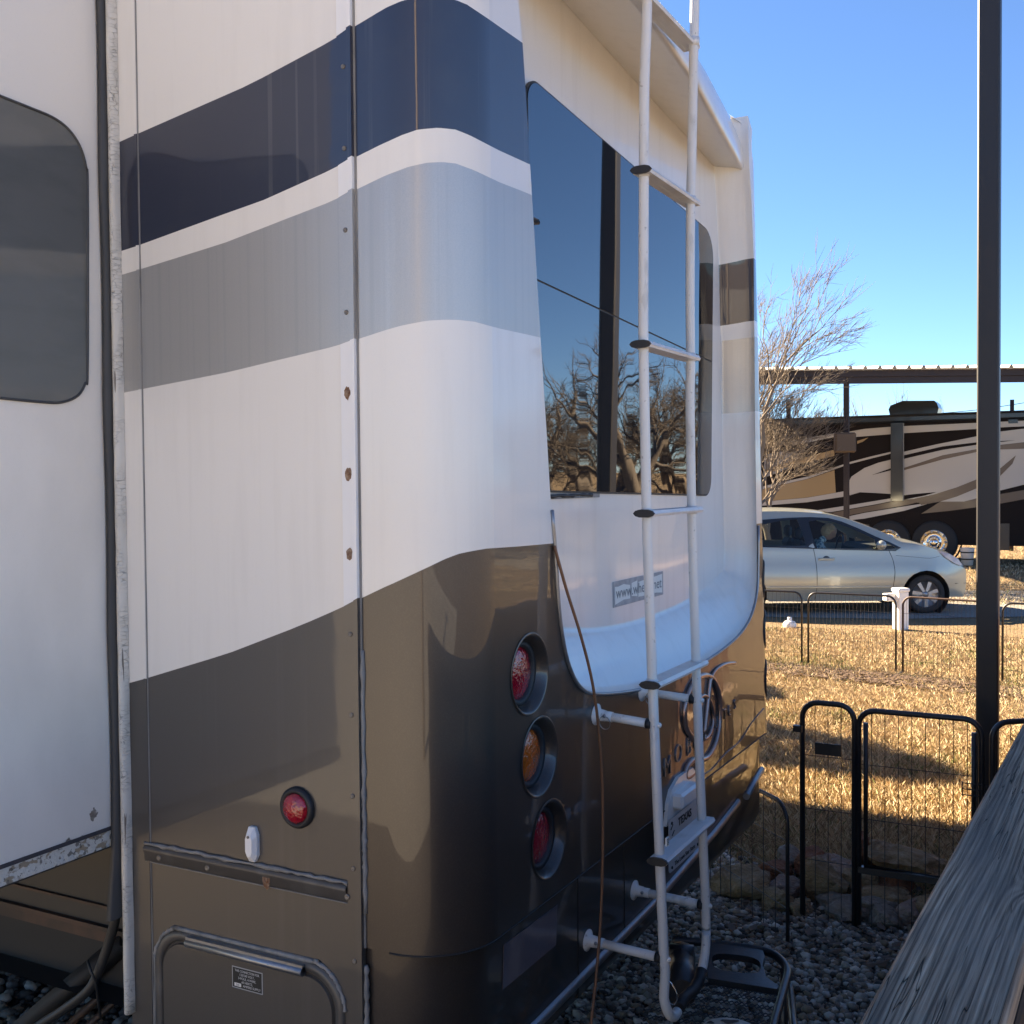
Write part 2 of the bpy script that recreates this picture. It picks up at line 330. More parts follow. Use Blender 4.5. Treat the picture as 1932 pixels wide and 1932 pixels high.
def scatter(n, poly):
    xs = [p[0] for p in poly]; ys = [p[1] for p in poly]; P = np.column_stack([rng.uniform(min(xs), max(xs), n), rng.uniform(min(ys), max(ys), n)])
    ins = np.zeros(n, bool)
    for i in range(len(poly)):
        x0, y0 = poly[i]; x1, y1 = poly[i-1]
        if y0 == y1: continue
        ins ^= ((y0 > P[:, 1]) != (y1 > P[:, 1])) & (P[:, 0] < (x1-x0)*(P[:, 1]-y0)/(y1-y0)+x0)
    P = P[ins]; return np.column_stack([P, np.zeros(len(P))])
pa = scatter(48000, [(.9,-1.5),(2.95,-1.6),(3.05,-.4),(3.3,.1),(3.75,.6),(3.7,1.8),(2.2,1.2),(.9,.3)])
pa[:, 2] = rng.random(len(pa))*.02
tag(pebble_field('river_gravel', pa, .008, .027, pebs), kind='stuff')
pb = scatter(16000, [(-1.2,1.0),(.2,1.0),(1.6,1.6),(3.0,4.6),(1.2,5.2),(-1.2,3.2)]); pb[:, 2] = rng.random(len(pb))*.02
tag(pebble_field('river_gravel', pb, .012, .036, [pebs[1], pebs[2], pebs[4], pebs[0]]), kind='stuff')

def grass_blades(name, pts, h0, h1, w, mats, weights, lean=.9):
    n = len(pts); a = rng.random(n)*2*PI; h = h0+(h1-h0)*rng.random(n); la = rng.random(n)*2*PI; ln = h*lean*rng.random(n)
    wx, wy = np.cos(a)*w, np.sin(a)*w; lx, ly = np.cos(la)*ln, np.sin(la)*ln; z = np.zeros(n); x, y = pts[:, 0], pts[:, 1]
    V = np.stack([np.stack([x-wx, y-wy, z], 1), np.stack([x+wx, y+wy, z], 1), np.stack([x+lx*.4+wx*.7, y+ly*.4+wy*.7, h*.55], 1), np.stack([x+lx, y+ly, h*.9], 1)], 1).reshape(-1, 3)
    i = 4*np.arange(n)[:, None]; Fs = np.concatenate([i+np.array([[0, 1, 2]]), i+np.array([[0, 2, 3]])], 0)
    m = rng.choice(len(mats), n, p=weights); return link(name, npmesh(name, V, Fs, mats, np.concatenate([m, m])))
gm = [mat('straw_blade', (.50, .38, .235), .9, spec=.1), mat('pale_straw_blade', (.62, .52, .36), .9, spec=.1), mat('brown_blade', (.26, .185, .11), .9, spec=.1), mat('green_blade', (.14, .17, .06), .8, spec=.1)]
def wedge(n, az0, az1, d0, d1, pw=1.):
    a = rng.uniform(R(az0), R(az1), n); q = d0+(d1-d0)*rng.random(n)**pw
    return np.column_stack([CAM.x+np.cos(a)*q, CAM.y+np.sin(a)*q, np.zeros(n)])
def field(P, k, ph=0.):
    x, y = P[:, 0]*k, P[:, 1]*k
    return (np.sin(x+1.7*np.sin(y*.8+ph))*np.sin(y*1.2+1.3*np.sin(x*.7+ph*2))+.6*np.sin(2.3*x+1.1*np.sin(1.9*y)+ph)*np.sin(2.1*y+ph)+.4*np.sin(5.1*x+2*np.sin(3*y))*np.sin(4.7*y+ph))/1.4
def lawn(P): return P[P[:, 0] > 3.2+.5*np.clip(P[:, 1], 0, 1)+.08*np.sin(P[:, 1]*9)]
def tufts(n, az0, az1, d0, d1, pw, spread, per):
    C_ = lawn(wedge(n, az0, az1, d0, d1, pw)); C_ = C_[field(C_, 1.1)+rng.random(len(C_))*1.2 > .1]; P = np.repeat(C_, per, 0); P[:, :2] += rng.normal(0, spread, (len(P), 2)); return P
base = lawn(wedge(260000, 0, 19, 5.3, 15.2, 1.35)); base = base[field(base, 1.7, 1.)+rng.random(len(base))*1.5 > .0]
tag(grass_blades('dry_grass', base, .008, .038, .0013, gm, [.40, .18, .36, .06], 1.6), kind='stuff')
tag(grass_blades('dry_grass', tufts(9500, 0, 19, 5.4, 15, 1.3, .028, 16), .02, .075, .0015, gm, [.42, .30, .22, .06], .8), kind='stuff')
gr_ = tufts(5200, 0, 19, 5.6, 15, 1.1, .03, 14); gr_ = gr_[field(gr_, .9, 2.4) > .42]
tag(grass_blades('green_grass', gr_, .02, .07, .0017, [gm[3], gm[0]], [.8, .2], .7), kind='stuff')
tag(grass_blades('dry_grass', wedge(60000, -30, 20, 18.8, 40, 1.4), .02, .09, .005, gm, [.36, .24, .32, .08], 1.2), kind='stuff')
leafm = mat('fallen_leaf', (.10, .062, .04), .8)
def leaves(n, poly, z):
    P = scatter(n, poly); P[:, 2] = z; V = []; Fs = []
    for k, p in enumerate(P):
        a = random.random()*6.3; s_ = .015+.025*random.random(); c, sn = math.cos(a)*s_, math.sin(a)*s_
        V += [(p[0]-c, p[1]-sn, z+.01), (p[0]+sn*.5, p[1]-c*.5, z+.02*random.random()), (p[0]+c, p[1]+sn, z+.02), (p[0]-sn*.5, p[1]+c*.5, z+.015)]; Fs.append((4*k, 4*k+1, 4*k+2, 4*k+3))
    return link('fallen_leaves', npmesh('fallen_leaves', V, Fs, leafm))
pf0, pf1 = onz(1440, 1262), onz(1930, 1310)
tag(leaves(2600, [(pf0.x-.3, pf0.y), (pf1.x-.4, pf1.y), (pf1.x+.2, pf1.y), (pf0.x+.25, pf0.y)], .02), kind='stuff')
tag(leaves(520, [(2.2,-1.6),(3.4,-1.4),(3.6,.4),(2.6,.2)], .035), kind='stuff')

# ------------------------------------------------------------ the big white trailer
TW, RC, RD, ZT, ZS = 2.67, .18, .13, 3.42, .94          # width, corner radius, depth of the rear recess, roof, top of bumper skirt
T = thing('fifth_wheel_trailer', (1.3, 4, 0), 'large white travel trailer with navy, silver and taupe bands and a white rear ladder', 'trailer')
C1 = [(236,263),(256,254),(472,159),(638,70),(662,53),(730,13.7),(758,1.7),(800,-8),(835,-6),(860,0),(881,8.5),(922,36),(986,81)]
C2 = [(237,471),(256,465),(424,403.5),(496,378),(641,313),(664,299),(703,280),(758,255),(788,244.5),(826,241),(860,244.5),(888,256),(942,284),(1000.5,310.5)]
C3 = [(238,516),(260,509.5),(424,458),(643,373),(667,359),(730,330),(771,314.6),(806,307),(833,305.7),(860,308.5),(895,321.4),(942,343.7),(1003,367.6)]
C4 = [(242,739.3),(264,735),(428,702.7),(647,649.7),(672,640),(730,622),(758,614),(805,605),(840,603),(864,603.5),(895,607),(942,619.6),(1021,637)]
C5 = [(250,1287),(272,1281),(430,1233),(566,1180.6),(660,1139.6),(679,1128),(742,1100.6),(810,1069),(839,1055),(865,1045),(889,1040),(918,1035),(977,1031),(1045.5,1025)]
CV = [C1, C2, C3, C4, C5]
def zat(x, y, c):
    z = 2.4
    for _ in range(8):
        px, py = pix((x, y, z)); dep = (Vector((x, y, z))-CAM).dot(d); z += (py-interp(c, px))*dep/F
    return z
RGT = [[(1361,489),(1422,487)], [(1361,606),(1424,605)], [(1361,636),(1427,636)], [(1361,775),(1430,776)], [(1380,988),(1431,988)]]
zr_r = [ony(q[1][0], q[1][1], 0).z for q in RGT]
zcurve = []
for k, c in enumerate(CV):
    L = []
    for px, py in c:
        if px >= 889:
            p = ony(px, py, 0); L.append((p.x, p.z))
    L = [(RC, zat(RC, 0, c))]+[q for q in L if q[0] > RC+.004]; L += [(2.25, zr_r[k]), (TW, zr_r[k])]; zcurve.append(L)
def tap(x, z):
    dx = 0 if z < 1 else (-.07*(z-1) if z < 2 else -.07-.083*(z-2)); return x+dx*min(1, max(0, (x-2.34)/.15))
def bands(x): return [interp(L, x) for L in zcurve]
def band_of(x, z): return sum(1 for q in bands(x) if q > z)
m = MB(); cols = [(0, .988-(.988-.2701)*i/12) for i in range(13)]+[(0, .2699), (0, RC)]+[(RC-RC*math.cos(a), RC-RC*math.sin(a)) for a in [PI/2*i/26 for i in range(1, 27)]]
# side and rounded corner, one quad per band and column
zc = [[ZT]+[zat(x, y, c) for c in CV]+[ZS if (x > 0 or y < .27) else .56] for x, y in cols]
for i, (x, y) in enumerate(cols): m.v += [(x, y, z) for z in zc[i]]
for i in range(len(cols)-1):
    for k in range(6):
        a = i*7+k; m.f.append((a, a+1, a+8, a+7)); m.m.append(6 if k == 5 and i > 12 else k); m.sm.append(True)
m.build('side_skin', BANDM+[brown], T)
# recess outline on the rear plane, left edge down, along the bottom, right edge up
OUT = [(986,81),(993,190),(1000,310),(1010,470),(1020,640),(1031,810),(1040,960),(1046,1030),(1050,1100),(1056,1170),(1066,1230),(1078,1268),(1092,1292),(1112,1305),(1150,1307),(1210,1298),(1270,1277),(1335,1243),(1380,1210),(1405,1182),(1420,1150),(1428,1110),(1430,1060),(1430,990),(1427,776),(1427,636),(1424.5,605),(1422,487),(1418,380),(1413,300)]
OUT = [ony(px, py, 0) for px, py in OUT]; OUT = [(p.x, p.z) for p in OUT]
OUT = [(.262, ZT)]+OUT; OUT.append((OUT[-1][0]-.01, ZT))
sm = smooth_path([(x, 0, z) for x, z in OUT[6:26]], 3); OUT = OUT[:6]+[(p.x, p.z) for p in sm]+OUT[26:]
hs = []
TL = [(999.5,1272),(1018,1428),(1036.5,1583.6)]
for px, py in TL:
    p = ony(px, py, 0); hs.append((p.x, p.z))
TR = .098
holes = [[(cx+TR*math.cos(2*PI*k/36), cz+TR*math.sin(2*PI*k/36)) for k in range(36)] for cx, cz in hs]
outer = [(RC, ZS), (TW-RC, ZS)]+[(TW-RC, 1+.19*i) for i in range(12)]+[(TW-RC, 3.28), (TW-RC-.03, 3.34), (TW-RC-.07, 3.38), (OUT[-1][0]+.02, 3.405)]+OUT[::-1]+[(RC, ZT)]
vs = []; es = []
for L in [outer]+holes:
    b = len(vs); vs += [Vector(p) for p in L]; es += [(b+i, b+(i+1) % len(L)) for i in range(len(L))]
for L in zcurve:
    xs = [RC+(TW-2*RC)*i/60 for i in range(61)]; b = len(vs); vs += [Vector((x, interp(L, x))) for x in xs]; es += [(b+i, b+i+1) for i in range(60)]
V2, _, F2, _, _, _ = delaunay_2d_cdt(vs, es, [], 0, 1e-6)
def pin(x, y, L):
    c = False
    for i in range(len(L)):
        x0, y0 = L[i]; x1, y1 = L[i-1]
        if (y0 > y) != (y1 > y) and x < (x1-x0)*(y-y0)/(y1-y0)+x0: c = not c
    return c
m = MB(); fs = []
for f in F2:
    c = sum((V2[i] for i in f), Vector((0, 0)))/len(f)
    if pin(c.x, c.y, outer) and not any(pin(c.x, c.y, h) for h in holes): fs.append((f, band_of(c.x, c.y)))
m.v = [(tap(p.x, p.y) if p.x > 2.345 else p.x, 0, p.y) for p in V2]
for f, k in fs: m.f.append(tuple(f)); m.m.append(k); m.sm.append(False)
m.build('rear_cap', [capw, navy, capw, silver, capw, brown], T)
# far corner
m = MB(); cc = [(TW-RC+RC*math.sin(a), RC-RC*math.cos(a)) for a in [PI/2*i/20 for i in range(21)]]+[(TW, 1.0), (TW, 10.5)]
zz = [ZT, 3.395, 3.34, 3.26]+zr_r+[ZS]; ins3 = [.10, .045, .012, 0]+[0]*6
for x, y in cc:
    for z, q in zip(zz, ins3): m.v.append((tap(x, z)-q, y+q*.6*(1 if y < .3 else 0), z))
for i in range(len(cc)-1):
    for k in range(9): a = i*10+k; m.f.append((a, a+1, a+11, a+10)); m.m.append(max(0, k-3)); m.sm.append(True)
m.build('far_side_skin', [capw, navy, capw, silver, capw, brown], T)
# recess walls
n = len(OUT); nor = []
for i in range(n):
    a = OUT[max(i-1, 0)]; b = OUT[min(i+1, n-1)]; tx, tz = b[0]-a[0], b[1]-a[1]; l = math.hypot(tx, tz); nor.append((-tz/l, tx/l))
for _ in range(3): nor = [nor[0]]+[tuple((nor[i-1][j]+2*nor[i][j]+nor[i+1][j])/4 for j in (0, 1)) for i in range(1, n-1)]+[nor[-1]]
INN = [(x+nx*(.07 if nx > 0 else .035), z+nz*.17) for (x, z), (nx, nz) in zip(OUT, nor)]
prof = [(0, 0), (.012, .008), (.04, .02), (.10, .035), (.5, .066), (.86, .108), (.95, .122), (1, .13), (1.06, .132)]
m = MB()
for i in range(n):
    dx, dz = INN[i][0]-OUT[i][0], INN[i][1]-OUT[i][1]
    for s_, y in prof: m.v.append((OUT[i][0]+dx*s_, y, OUT[i][1]+dz*s_))
Pn = len(prof)
for i in range(n-1):
    zm = (OUT[i][1]+OUT[i+1][1])/2; xm = OUT[i][0]; k = band_of(xm, zm)
    k = 0 if k > 4 or xm < 1.5 else k
    for j in range(Pn-1): a = i*Pn+j; m.f.append((a, a+1, a+Pn+1, a+Pn)); m.m.append(k); m.sm.append(True)
m.build('recess_wall', [capw, navy, capw, silver, capw, brown], T)
def back(L, y): return [(x, y, z) for x, z in L]
ins = [(OUT[i][0]+(INN[i][0]-OUT[i][0])*1.055, OUT[i][1]+(INN[i][1]-OUT[i][1])*1.055) for i in range(n)]
m = MB(); m.add(back(ins, .132), [tuple(range(n))[::-1]]); m.build('recess_panel', capw, T)
# thin bright lip round the lower edge of the recess
lo = [i for i in range(n) if OUT[i][1] < 1.95]
m = MB(); m.tube([(OUT[i][0], -.002, OUT[i][1]-.003) for i in lo], .0055, 8); m.build('recess_edge_moulding', dullal, T)
# overhanging brow
LY = [(.2,-.10),(.89,-.12),(1.35,-.10),(1.63,-.07),(1.9,-.033),(2.117,-.003),(2.33,.03),(2.5,.035)]; LZ = [(.2,3.33),(.89,3.28),(1.35,3.244),(1.63,3.222),(2.4,3.212)]
ZI = [(.2,3.40),(.82,3.37),(1.43,3.31),(2.30,3.235),(2.5,3.23)]
m = MB(); nx_ = 40
for i in range(nx_+1):
    x = .24+(2.345-.24)*i/nx_; yl = interp(LY, x); e = max(0, (x-2.05)/.26); 
    zl_ = interp(LZ, x)
    for y, z in ((.14, interp(ZI, x)), (.12, interp(ZI, x)-.006), (yl+.03, zl_+.012), (yl+.010, zl_+.004), (yl+.002, zl_+.012), (yl, zl_+.036), (yl+.012, 3.335-.01*e), (yl+.035, 3.385-.02*e), (yl+.09, 3.415-.02*e), (.9, 3.424)): m.v.append((x, y, z))
for i in range(nx_):
    for j in range(9): a = i*10+j; m.f.append((a, a+10, a+11, a+1)); m.m.append(0); m.sm.append(True)
m.build('brow', capw, T)
# shell that is not in view: roof, front, sides ahead of the slide, floor
m = MB(); m.add([(0,.05,ZT-.002),(2.15,.06,ZT-.035),(2.30,.25,ZT-.05),(2.40,10.5,ZT-.05),(0,10.5,ZT-.002)], [(0,1,2,3,4)])
m.add([(0,10.5,.9),(TW,10.5,.9),(TW,10.5,ZT),(0,10.5,ZT)], [(0,3,2,1)])
m.add([(0,1.02,3.12),(0,10.5,3.12),(0,10.5,ZT),(0,1.02,ZT)], [(0,1,2,3)])
m.add([(0,4.6,1.0),(0,10.5,1.0),(0,10.5,3.12),(0,4.6,3.12)], [(0,1,2,3)])
m.build('body_shell', white, T)
m = MB(); m.add([(.02,.08,.62),(TW-.02,.08,.62),(TW-.02,10.4,.62),(.02,10.4,.62)], [(0,3,2,1)]); m.build('floor_pan', bottom_dark, T)
# lower bumper skirt, set back a little
m = MB(); ins_, rr_ = .008, .03
sk = [(ins_, .272), (ins_, .24), (ins_, .215)]+[(ins_+RC-RC*math.cos(a), rr_+RC-RC*math.sin(a)) for a in [PI/2*i/20 for i in range(1, 21)]]+[(1.3, rr_)]+[(TW-RC+RC*math.sin(a), rr_+RC-RC*math.cos(a)) for a in [PI/2*i/16 for i in range(17)]]+[(TW, 1.2), (TW, 10.5)]
zs_ = [(ZS+.01, .0), (ZS-.004, .0), (.60, .0), (.56, .02), (.545, .09)]
nsk = len(sk)
for x, y in sk:
    for z, dy in zs_: m.v.append((x, y+dy*(1 if y < .3 else 0), z))
for i in range(nsk-1):
    for j in range(4): a = i*5+j; m.f.append((a, a+1, a+6, a+5)); m.m.append(0); m.sm.append(True)
m.build('bumper_skirt', brown, T)
m = MB()
cs = [c_ for c_ in cols[14:]]
m.tube([(x-.001, y-.001, ZS) for x, y in cs]+[(1.3, -.001, ZS), (TW-RC, -.001, ZS)], .0022, 6); m.build('cap_seam', inkm, T)
p0 = ony(1020, 1932, rr_-.012); p1 = ony(1236, 1708, rr_-.012); p2 = ony(1397, 1514, rr_-.012)
m = MB(); st = [(.21, p0.z), (p0.x, p0.z), (p1.x, p1.z), (1.9, (p1.z+p2.z)/2+.008), (p2.x, p2.z)]
for (xa, za), (xb, zb) in zip(st, st[1:]):
    L = []; 
    for x, z in ((xa, za), (xb, zb)): L += [(x, rr_-.001, z-.013), (x, rr_-.012, z-.009), (x, rr_-.014, z), (x, rr_-.010, z+.011), (x, rr_-.001, z+.014)]
    m.add(L, [(i, i+5, i+6, i+1) for i in range(4)], 0, True)
m.build('bumper_strip', dullal, T)
q0 = ony(1408, 1503, -.03); q1 = ony(1437, 1452, .0)
m = MB(); m.tube([q0, (q0+q1)/2+Vector((0, 0, .004)), q1], .014, 8); m.build('bumper_strip_end', dullal, T)
# vertical seams in the bumper
for px in (1090, 1178):
    p = ony(px, 1720, rr_); m = MB(); m.box((p.x-.002, rr_-.0015, .58), (p.x+.002, rr_+.01, ZS-.004)); m.build('skirt_joint', inkm, T)
# side mouldings: corner trim strip with screws
yt0, yt1 = onx(638, 100, 0).y, onx(664, 100, 0).y
m = MB()
for x0_, x1_, ya, yb in ((-.006, .004, yt1+.008, yt0), (-.012, .004, yt1-.004, yt1+.007)):
    zs3 = [[ZT]+[zat(0, y, c) for c in CV]+[.56] for y in (ya, yb)]
    for k in range(6):
        m.add([(x0_, ya, zs3[0][k]), (x0_, yb, zs3[1][k]), (x0_, yb, zs3[1][k+1]), (x0_, ya, zs3[0][k+1])], [(3, 2, 1, 0)], k)
        m.add([(x1_, ya, zs3[0][k]), (x0_, ya, zs3[0][k]), (x0_, ya, zs3[0][k+1]), (x1_, ya, zs3[0][k+1])], [(3, 2, 1, 0)], k)
        m.add([(x0_, yb, zs3[1][k]), (x1_, yb, zs3[1][k]), (x1_, yb, zs3[1][k+1]), (x0_, yb, zs3[1][k+1])], [(3, 2, 1, 0)], k)
trim = m.build('corner_trim', [whitetrim, navy, whitetrim, silver, whitetrim, brown_side], T)
m = MB(); m.box((-.0022, yt1-.009, .94), (.002, yt1-.004, ZT)); m.box((-.002, yt0, 1.72), (.002, yt0+.0025, ZT)); m.build('trim_sealant_line', seamc, T)
m = MB()
for z0, z1 in ((1.02, 1.62), (1.12, 1.3), (.62, .9)):
    P_ = []; 
    for i in range(25):
        z = z0+(z1-z0)*i/24; P_.append((-.001, yt1-.010+.003*random.random(), z))
    m.tube(P_, [.004+.004*random.random() for _ in P_], 6)
m.build('smeared_sealant', seamc, T)
def screw(p, n, parent, r_=.0065, rusty=False):
    s_ = MB(); s_.lathe([(r_, 0), (r_*.95, .0016), (r_*.55, .0028), (r_*.42, .0018), (0, .0016)], p, n, 12); o = s_.build('screw', rustm if rusty else screwm, parent)
    if rusty:
        e = MB(); P_ = []; nn = 18
        for k in range(nn):
            a = 2*PI*k/nn; q = r_*(1.25+.5*random.random()); zz_ = math.sin(a)*q*(1.5 if math.sin(a) > 0 else 1.9); P_.append(Vector(p)+Vector((-.0004, math.cos(a)*q, zz_)))
        e.add(P_, [tuple(range(nn))]); e.build('rust_stain', rustm, parent)
    return o
for px, py in ((645,-30),(645,126),(648,280),(652,434),(655,589),(657,740),(662,893),(665,1045),(668,1197),(670,1350),(671,1503),(672,1640),(674,1815)):
    p = onx(px, py, -.0062); p.y = yt1+.008+.4*(yt0-yt1-.008); screw(p, (-1, 0, 0), T, .0058, 700 < py < 1100)
# vertical seam near the slide
m = MB(); a = onx(258, 300, 0); 
zs3 = [ZT]+[zat(0, a.y, c) for c in CV]+[.56]
for k in range(6): m.box((-.004, a.y-.0045, zs3[k+1]), (.002, a.y+.0045, zs3[k]), k)
m.build('side_joint_strip', BANDM, T)
m = MB(); m.box((-.0018, a.y-.008, .56), (.002, a.y-.0045, ZT)); m.build('side_joint_sealant', seamc, T)
# horizontal trim
a0, a1 = onx(276, 1604, 0), onx(664, 1690, 0); zt = (a0.z+a1.z)/2
m = MB(); prof2 = [(0, -.022), (-.006, -.018), (-.007, 0), (-.012, .006), (-.012, .014), (-.005, .020), (0, .021)]
for y in (a0.y, yt0+.001):
    m.v += [(x, y, zt+z) for x, z in prof2]
for i in range(6): m.f.append((i, i+1, i+8, i+7)); m.m.append(0); m.sm.append(True)
belt_brown = mat('belt_trim_brown', (.082, .075, .069), .5, .2, .25, .25, bump=[(20, (1, 1, 1), .001)], var=[(14, (1, 1, 1), .5, .7, (.13, .125, .12), .6)]); m.build('belt_trim', belt_brown, T)
m = MB(); P_ = [(-.003-.002*random.random(), a0.y+(yt0-a0.y)*i/40, zt+.023+.003*random.random()) for i in range(41)]; m.tube(P_, [.003+.004*random.random() for _ in P_], 6)
P_ = [(-.002, a0.y+(yt0-a0.y)*i/30, zt-.023) for i in range(31)]; m.tube(P_, .0016, 6)
m.build('belt_trim_sealant', seamc, T)
for px, py in ((300,1617),(391,1637),(502,1661),(655,1690)):
    p = onx(px, py, -.0072); p.z = zt-.006; screw(p, (-1, 0, 0), T, .0075, px == 502)
# hatch
hy0, hy1, hz0, hz1 = onx(652, 1900, 0).y, onx(296, 1900, 0).y, .50, onx(440, 1778, 0).z
def yz(L, x): return [(x, y, z) for y, z in L]
o1 = rrect(hy0, hz0, hy1, hz1, .10, 10); o2 = rrect(hy0+.022, hz0+.022, hy1-.022, hz1-.022, .082, 10); o3 = rrect(hy0+.040, hz0+.04, hy1-.040, hz1-.040, .068, 10)
m = MB(); nn = len(o1)
m.v = yz(o1, 0)+yz(rrect(hy0+.004, hz0+.004, hy1-.004, hz1-.004, .096, 10), -.008)+yz(o2, -.009)+yz(rrect(hy0+.025, hz0+.025, hy1-.025, hz1-.025, .079, 10), -.002)
for k in range(3):
    for i in range(nn): j = (i+1) % nn; m.f.append((k*nn+i, k*nn+j, (k+1)*nn+j, (k+1)*nn+i)); m.m.append(0); m.sm.append(True)
m.build('hatch_frame', belt_brown, T)
m = MB(); m.v = yz(rrect(hy0+.026, hz0+.026, hy1-.026, hz1-.026, .078, 10), -.0025)+yz(o3, -.0025)
for i in range(nn): j = (i+1) % nn; m.f.append((i, j, nn+j, nn+i)); m.m.append(0); m.sm.append(False)
m.build('hatch_gasket', rubber, T)
m = MB(); ob = rrect(hy0+.030, hz0+.03, hy1-.030, hz1-.030, .075, 10); m.v = yz(ob, -.002)+yz(rrect(hy0+.033, hz0+.033, hy1-.033, hz1-.033, .073, 10), -.009); m.f = [(i, (i+1) % nn, nn+(i+1) % nn, nn+i) for i in range(nn)]+[tuple(range(nn, 2*nn))]; m.m = [0]*len(m.f); m.sm = [False]*len(m.f)
hd = m.build('hatch_door', brown_side, T)
m = MB(); P_ = []
for k in range(10, 33):
    y, z = o1[k % nn]; P_.append((-.001, y+.003*random.random(), z+.002+.003*random.random()))
P_ = smooth_path(P_, 3); m.tube(P_, [.0035+.0035*random.random() for _ in P_], 6); m.build('hatch_sealant', seamc, T)
ha, hb = onx(352, 1768, -.016), onx(572, 1836, -.016); hz_ = (ha.z+hb.z)/2-.006
m = MB(); m.tube([(-.016, ha.y, hz_), (-.016, hb.y, hz_)], .0105, 12); m.box((-.02, hb.y, hz_-.004), (-.006, ha.y, hz_+.016)); m.build('hatch_hinge', dullal, T)
m = MB(); P_ = yz([o3[k] for k in range(0, 20)], -.0035); m.tube(P_, .0032, 6); m.build('hatch_bulb_seal', rubber, T)
s0, s1, s2 = onx(437.6, 1821.4, -.0095), onx(495, 1836, -.0095), onx(438.5, 1862, -.0095)
sw, sh = s0.y-s1.y, s0.z-s2.z
m = MB(); m.box((-.0094, s0.y-sw, s0.z-sh), (-.0090, s0.y, s0.z)); sti = m.build('warning_sticker', mat('sticker_border', (.36, .37, .38), .5), T)
m = MB(); m.box((-.0098, s0.y-sw+.0025, s0.z-sh+.0025), (-.0094, s0.y-.0025, s0.z-.0025)); m.build('sticker_face', inkm, sti)
txt = mat('sticker_print', (.55, .55, .55), .6)
for t_, fr, k in (('THIS CONNECTION FOR', .80, 0), ('120/240 VOLT,', .48, 1), ('3-POLE, 4-WIRE,', .58, 2), ('60 HERTZ,', .36, 3), ('AMPERE SUPPLY', .58, 4)):
    w = sw*fr; y = s0.y-(sw-w)/2 if k < 4 else s0.y-sw*.36; text(t_, sh*.155, (-.01, y, s0.z-sh*(.22+.165*k)), (0, -1, 0), (0, 0, 1), txt, 'print', sti, width=w, depth=.0001)
m = MB(); m.box((-.0101, s0.y-sw*.30, s0.z-sh*.90), (-.0098, s0.y-sw*.08, s0.z-sh*.745)); m.build('amperage_field', paperm, sti)
text('50', sh*.13, (-.0103, s0.y-sw*.14, s0.z-sh*.87), (0, -1, 0), (0, 0, 1), inkm, 'print', sti, width=sw*.10, depth=.0001)
# side marker lamp, catch
c = onx(562.5, 1523, 0); m = MB(); m.lathe([(.049, 0), (.049, .006), (.044, .013), (.037, .013), (.035, .009)], c, (-1, 0, 0), 36); lamp = m.build('side_marker_lamp', rubber, T)
m = MB(); m.lathe([(.0355, .008), (.034, .015), (.028, .020), (.016, .0235), (0, .025)], c, (-1, 0, 0), 32); m.build('red_lens', redl, lamp)
c = onx(480, 1591, 0); m = MB(); h_ = .042; w_ = .016
oc = [(-w_*.55, h_), (w_*.55, h_), (w_, h_*.55), (w_, -h_*.6), (w_*.5, -h_), (-w_*.5, -h_), (-w_, -h_*.6), (-w_, h_*.55)]
ring = lambda k, x: [(x, c.y+a*k, c.z+b*k) for a, b in oc]
m.v = ring(1, 0)+ring(1, -.010)+ring(.62, -.022); m.f = [(i, (i+1) % 8, 8+(i+1) % 8, 8+i) for i in range(8)]+[(8+i, 8+(i+1) % 8, 16+(i+1) % 8, 16+i) for i in range(8)]+[tuple(range(16, 24))]
m.m = [0]*17; m.sm = [False]*17; catch = m.build('door_catch', mat('white_plastic', (.80, .80, .80), .35), T); screw((-.0225, c.y, c.z+.021), (-1, 0, 0), catch, .0035)
# tail lamps: three in the left column, three round the far corner
for k, (cx, cz) in enumerate(hs):
    c0 = Vector((cx, 0, cz)); ax = Vector((0, 1, 0))
    m = MB(); m.lathe([(TR+.004, -.002), (TR, -.004), (TR-.005, 0), (TR-.016, .018), (.078, .030), (.076, .031)], c0, ax, 40); cup = m.build('tail_lamp', brown, T)
    m = MB(); m.lathe([(.078, .028), (.078, .022), (.066, .024), (.063, .036)], c0, ax, 40); m.build('rubber_ring', rubber, cup)
    m = MB(); m.lathe([(.066, .036), (.064, .030), (.050, .024), (.030, .020), (0, .0185)], c0, ax, 36); m.build('lens', ambl if k == 1 else redl, cup)['label'] = 'amber lens' if k == 1 else 'red lens'
for cz in (1.58, 1.37, 1.16):
    # shallow round lamps that follow the curve of the corner, seen edge on
    m = MB(); N_ = 28; cen = R(30)*RC; tp = tap(TW, cz)-TW
    def on(s_, z, o_): a = s_/RC; return (TW-RC+tp+(RC+o_)*math.sin(a), RC-(RC+o_)*math.cos(a), z)
    for r_, o_ in ((.086, .001), (.080, .006), (.066, .005), (.06, .0025), (.0, .002)):
        for k in range(N_): a = 2*PI*k/N_; m.v.append(on(cen+r_*math.cos(a), cz+r_*math.sin(a), o_))
    for i in range(4):
        for k in range(N_): m.f.append((i*N_+k, i*N_+(k+1) % N_, (i+1)*N_+(k+1) % N_, (i+1)*N_+k)); m.m.append(0 if i < 3 else 1); m.sm.append(True)
    m.build('corner_lamp', [rubber, redl], T)
